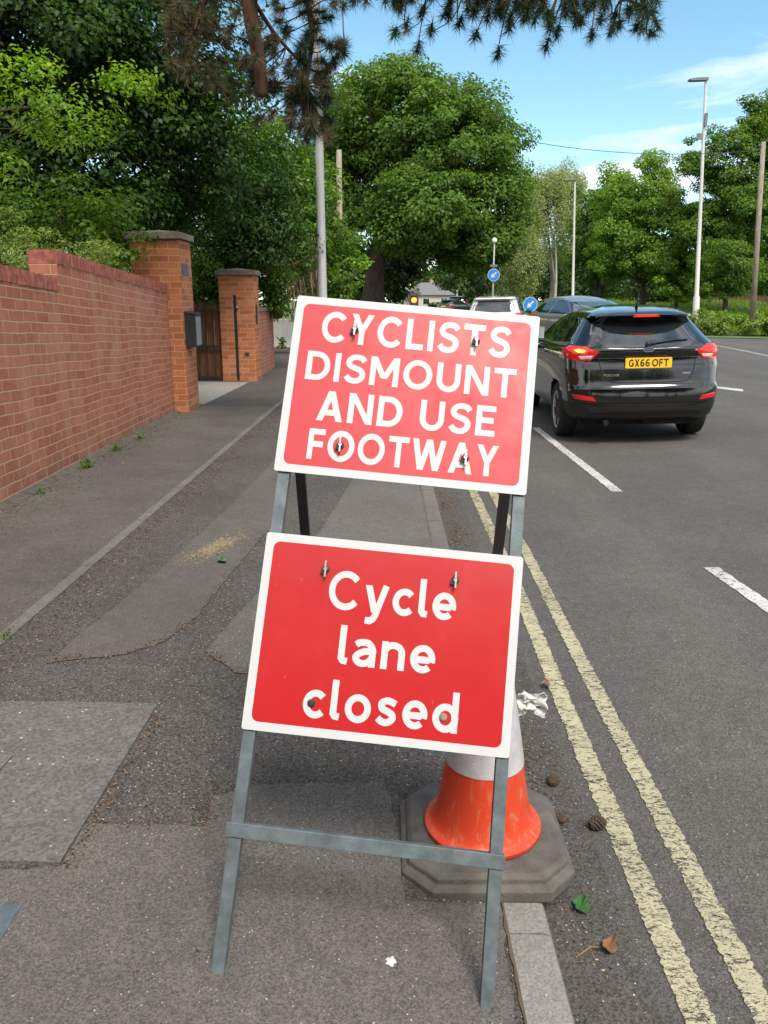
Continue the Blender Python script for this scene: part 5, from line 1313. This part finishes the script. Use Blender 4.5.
        q = MB(); q.tube([zr_ + Vector((0, 0, -.005)), zr_ + Vector((0, -.02, .03)), zr_ + Vector((0, -.09, .17))], [.022, .012, .005], 8); q.build('aerial', M['trim'], t, True)
        # tailgate shut line and lower bumper strip
        q = MB(); path = [(-.56, .955), (-.54, .84), (-.50, .70), (-.42, .632), (-.2, .622), (.2, .622), (.42, .632), (.50, .70), (.54, .84), (.56, .955)]
        pp = catmull([Vector((a, 0, b)) for a, b in path], 8); q.tube([(p.x, cast_y(p.x, zm(p.z)) - .0005, zm(p.z)) for p in pp], .0045, 5); q.build('shut_line', M['under'], t)
        q = MB(); q.tube([(x, cast_y(x, zm(.50)) - .001, zm(.50)) for x in [-.60 + i * .1 for i in range(13)]], .005, 5); q.build('bumper_crease', M['trim'], t)
        decal('bumper_insert', [(-.62, .30), (.62, .30), (.70, .395), (-.70, .395)], (0, 1), M['trim'], .006, 4)
    return t
make_car('black hatchback with yellow number plate and lit brake lamps next to the sign', 'paint_black', HATCH, (2.685, 8.10, .052), R(-1.5), -.024, plate_txt='GX66 OFT', sc=.925)
c_ = at(493, 330, 25.2); make_car('white car ahead of the black hatchback seen above the sign', 'paint_white', SUV, (c_.x, c_.y, .06), R(-13), -.02, axles=(.85, 3.55), detail=False, lit=False, sc=.96)
c_ = at(578, 330, 20.0); make_car('grey car coming towards the viewer beyond the black hatchback', 'paint_grey', HATCH, (c_.x - .10, c_.y + 2.6, .1), R(196), .01, detail=False, lit=False, sc=1.0)
c_ = at(457.3, 307, 80); make_car('dark van-like car far down the road behind the white car', 'paint_dark', SUV, (c_.x, c_.y, .08), R(-5), 0, axles=(.85, 3.55), detail=False, lit=False, sc=1.1)
c_ = at(443, 307, 76); make_car('low dark car far away beside the lit amber signal', 'paint_dark', HATCH, (c_.x, c_.y, .04), R(-40), 0, detail=False, lit=False)

# ------------------------------------------------------------------ small things on the ground
def on_f(x, y): return on(x, y, zf)
q = MB(); v = [on_f(x, y) + Vector((0, 0, .008)) for x, y in ((-60, 702), (158, 705), (60, 865), (-60, 861))]
q.add(v + [p - Vector((0, 0, .02)) for p in v], [(0, 1, 2, 3), (4, 5, 1, 0), (5, 6, 2, 1), (6, 7, 3, 2), (7, 4, 0, 3)])
o = q.build('cover_slab', M['slab']); tag(o, 'large square concrete access cover set flush in the footway', 'access cover')
q = MB(); v = [on_f(x, y) + Vector((0, 0, .007)) for x, y in ((-70, 906), (22, 907), (0, 944), (-70, 1010))]
q.add(v + [p - Vector((0, 0, .02)) for p in v], [(0, 1, 2, 3), (4, 5, 1, 0), (5, 6, 2, 1), (6, 7, 3, 2), (7, 4, 0, 3)])
o = q.build('drain_cover', M['galv']); tag(o, 'small grey metal cover corner showing at the left edge of the footway', 'cover')
q = MB(); v = [on_f(x, y) + Vector((0, 0, .0125)) for x, y in ((-40, 758), (13, 759), (-8, 783), (-40, 800))]; q.add(v, [(0, 1, 2, 3)]); tag(q.build('cover_label', M['edging'], fixn=False), kind='structure')
# sand
rng = np.random.default_rng(14)
c = on_f(216, 548); n = 60; ring = []
for i in range(n):
    a = 2 * math.pi * i / n; r_ = 1 + .25 * mnoise.noise(Vector((math.cos(a) * 2, math.sin(a) * 2, 3))) + .12 * rng.normal()
    ring.append((c.x + .12 * r_ * math.cos(a) + .05 * math.sin(a), c.y + .17 * r_ * math.sin(a)))
q = MB(); vs = [(x, y, zf(x) + .0055) for x, y in ring] + [(c.x + (x - c.x) * .55, c.y + (y - c.y) * .55, zf(x) + .012) for x, y in ring] + [(c.x, c.y, zf(c.x) + .015)]
q.add(vs, [(i, (i + 1) % n, n + (i + 1) % n, n + i) for i in range(n)] + [(n + i, n + (i + 1) % n, 2 * n) for i in range(n)])
n = 5200; gx = rng.normal(0, .050, n) * rng.uniform(.3, 1.6, n); gy = rng.normal(0, .085, n) * rng.uniform(.3, 1.6, n) + gx * 1.6
gp = np.stack([c.x + gx, c.y + gy, np.array([zf(c.x + v) for v in gx]) + .007], 1)
V, F = leaves(rng, gp, np.tile(np.array([0, 0, 1.]), (n, 1)), .0065, .8, .1, .2)
tag(link('sand', np_mesh('sand', V, F, M['sand'])), 'spilt pale sand on the cycle track', 'sand', None, 'stuff')
def leaf_obj(px, size, mat, label, rz=0, zfun=zf, curl=.3, name='leaf', stalk=0, lobes=7):
    p = on(px[0], px[1], zfun); q = MB(); n = 30; ring = []
    for i in range(n):
        a = 2 * math.pi * i / n; r_ = size * (.80 + .20 * abs(math.cos(a * lobes / 2))) * (1.15 - .35 * math.cos(2 * a + .8))
        ring.append((r_ * math.cos(a), r_ * .75 * math.sin(a), .012 + curl * size * (math.sin(2 * a + 1) * .5 + .5)))
    q.add(ring + [(0, 0, .008)], [(i, (i + 1) % n, n) for i in range(n)])
    if stalk: q.tube([(0, 0, .008), (-stalk * .5, .01, .012), (-stalk, -.004, .005)], [.003, .0028, .0022], 5)
    o = q.build(name, mat, None, False, p + Vector((0, 0, .001)), fixn=False); o.rotation_euler = (0, 0, rz); tag(o, label, 'leaf'); return o
leaf_obj((581, 910), .026, M['leaf_green'], 'fresh green leaf lying in the gutter by the kerb', .5, zr, .5)
leaf_obj((609, 951), .022, M['leaf_brown'], 'curled brown dead leaf with long stalk on the road', .25, zr, .8, stalk=.09)
leaf_obj((222, 563), .03, M['leaf_green'], 'green leaf lying on the cycle track below the sand', 1.2, zf, .4)
leaf_obj((546, 687), .020, M['leaf_brown'], 'brown leaf on the yellow line near the white plastic scrap', .8, lambda x, y: zr(x) + .005, .6)
def cone_obj(px, label, r=.018, rz=0):
    p = on(px[0], px[1], zr); q = MB(); rng = np.random.default_rng(int(px[0]))
    for k in range(70):
        f = k / 70; a = k * 2.4; rr = r * math.sin(math.pi * min(.97, f * .85 + .12)) ; z = (f - .5) * r * 3.0
        c = Vector((z, rr * math.cos(a), rr * math.sin(a))); nn = Vector((.5, math.cos(a), math.sin(a))).normalized()
        t_ = Vector((0, -math.sin(a), math.cos(a))); s_ = r * .42
        q.add([c - t_ * s_ * .7 - nn * s_, c + t_ * s_ * .7 - nn * s_, c + t_ * s_ * .6 + nn * s_ * .9, c - t_ * s_ * .6 + nn * s_ * .9, c + nn * s_ * .5 - Vector((s_ * .7, 0, 0))], [(0, 1, 2, 3), (3, 2, 4), (0, 3, 4), (1, 0, 4), (2, 1, 4)])
    q.lathe([(0, -r * 1.4), (r * .6, -r * .8), (r * .6, r * .8), (0, r * 1.4)], 8, 0, Matrix.Rotation(math.pi / 2, 3, 'Y'))
    o = q.build('pine_cone', M['pine_cone'], None, False, p + Vector((0, 0, r * 1.25))); o.rotation_euler = (.3, .1, rz); tag(o, label, 'pine cone', 'fallen pine cones')
cone_obj((597, 829), 'fallen pine cone touching the left yellow line beside the traffic cone', .017, .3)
cone_obj((553, 785), 'fallen pine cone nearest the rubber base of the traffic cone', .015, 1.2)
cone_obj((560, 822), 'broken pine cone between the rubber base and the yellow line', .013, 2.0)
# leaf litter and grit
rng = np.random.default_rng(17)
def scatter(n, fx, size, name, label, mat='litter'):
    P = np.array([fx() for _ in range(n)]); nr = np.tile(np.array([0, 0, 1.]), (n, 1)); V, F = leaves(rng, P, nr, size, .45, .3, .35)
    tag(link(name, np_mesh(name, V, F, M[mat])), label, 'litter', None, 'stuff')
def f_strip():
    Y = rng.uniform(2.3, 12.5); X = sx(Y) + .035 + abs(rng.normal(0, .10)) ** 1.0; return (X, Y, zf(X) + .008)
scatter(2600, f_strip, .013, 'leaf_litter', 'brown needles and leaf crumbs along the edging strip')
def f_gut():
    Y = rng.uniform(1.0, 9) if rng.uniform() < .35 else rng.choice([5.0, 5.9, 6.8, 2.4]) + rng.normal(0, .22)
    X = KR + .03 + abs(rng.normal(0, .07)); return (X, Y, .010)
scatter(2600, f_gut, .010, 'leaf_litter', 'dead leaves gathered in the gutter against the kerb')
def f_wall():
    Y = rng.uniform(4, 10); X = -2.60 + abs(rng.normal(0, .16)); return (X, Y, zf(X) + .008)
scatter(1400, f_wall, .014, 'leaf_litter', 'brown leaf crumbs along the foot of the brick wall')
def f_all():
    Y = rng.uniform(1.0, 9) ; X = rng.uniform(-2.5, .3); return (X, Y, zf(X) + .008)
scatter(420, f_all, .009, 'leaf_litter', 'stray brown crumbs scattered over the footway')
def f_edge():
    s_ = rng.uniform(0, 1); p = on_f(158 - 98 * s_ + abs(rng.normal(0, 7)), 705 + 160 * s_ + 6); return (p.x, p.y, p.z + .006)
scatter(170, f_edge, .012, 'leaf_litter', 'needles caught along the edge of the concrete cover')
def poly_scatter(px, n, sd, size, label):
    P_ = [on_f(*p) for p in px]; pts = []
    for _ in range(n):
        i = rng.integers(0, len(P_) - 1); p = P_[i].lerp(P_[i + 1], rng.uniform()); x = p.x + rng.normal(0, sd); pts.append((x, p.y + rng.normal(0, sd), zf(x) + .008))
    it = iter(pts); scatter(n, lambda: next(it), size, 'leaf_litter', label)
poly_scatter([(50, 661), (80, 660), (125, 655), (165, 642), (196, 618), (222, 585), (247, 555), (270, 528)], 420, .022, .010, 'brown crumbs along the curved edge of the trench patch')
poly_scatter([(205, 652), (238, 674), (300, 680)], 160, .02, .010, 'brown crumbs along the small patch edge beside the lower notice')
poly_scatter([(86, 825), (206, 827), (213, 797), (262, 785), (384, 783)], 200, .018, .009, 'brown crumbs along the lower asphalt join')
def f_road():
    Y = rng.uniform(1.2, 7); X = rng.uniform(.5, 3.5); return (X, Y, zr(X) + .006)
scatter(70, f_road, .008, 'grit', 'pale grit and chips lying on the road', 'twig_dry')
q = MB(); p = on_f(391, 963); n = 16
q.add([(.011 * math.cos(a * .3927) * (1 + .3 * math.sin(a * 3)), .013 * math.sin(a * .3927) * (1 + .3 * math.cos(a * 2)), 0) for a in range(16)] + [(0, 0, .004)], [(i, (i + 1) % 16, 16) for i in range(16)])
tag(q.build('paint_blob', M['tissue'], None, False, p + Vector((0, 0, .005)), fixn=False), 'small white splash on the footway below the crossbar', 'splash')
# weeds at the foot of the wall and kerb
def weed(px, label, h, n, zfun=zf, spread=.045):
    p = on(px[0], px[1], zfun); rng = np.random.default_rng(int(px[0] * 7 + px[1]))
    a = rng.uniform(0, 6.28, n); r_ = np.abs(rng.normal(0, spread, n)); st = np.stack([r_ * np.cos(a) * .6, r_ * np.sin(a) * 1.2, rng.uniform(0, h, n)], 1)
    V, F = leaves(rng, st, np.tile(np.array([0, 0, 1.]), (n, 1)) * .5 + st * 3, h * .40, .5, .3, .5)
    tag(link('weed', np_mesh('weed', V, F, M['fol_mid']), None, p), label, 'weed', 'weeds along the wall and kerbs')
weed((88, 468), 'low green weed nearest the viewer at the foot of the brick wall', .065, 90)
weed((117, 451), 'small weed tuft in the middle of the foot of the wall', .065, 70)
weed((140, 440), 'weed tuft closest to the tall pier at the wall foot', .06, 60)
weed((42, 494), 'thin weed at the left end of the wall foot', .05, 40)
weed((8, 638), 'bright tuft at the near end of the concrete edging', .035, 50, zf, .03)
weed((447, 546), 'green weed in the gutter seen between the two notices', .04, 50, zr, .03)
for i, (x, y) in enumerate(((278, 346), (283, 349), (288, 347))):
    weed((x, y), ['weed at the left of the white wall foot', 'weed in front of the white wall', 'weed at the right of the white wall foot'][i], .32, 60, zf, .14)
bpy.context.view_layer.update()
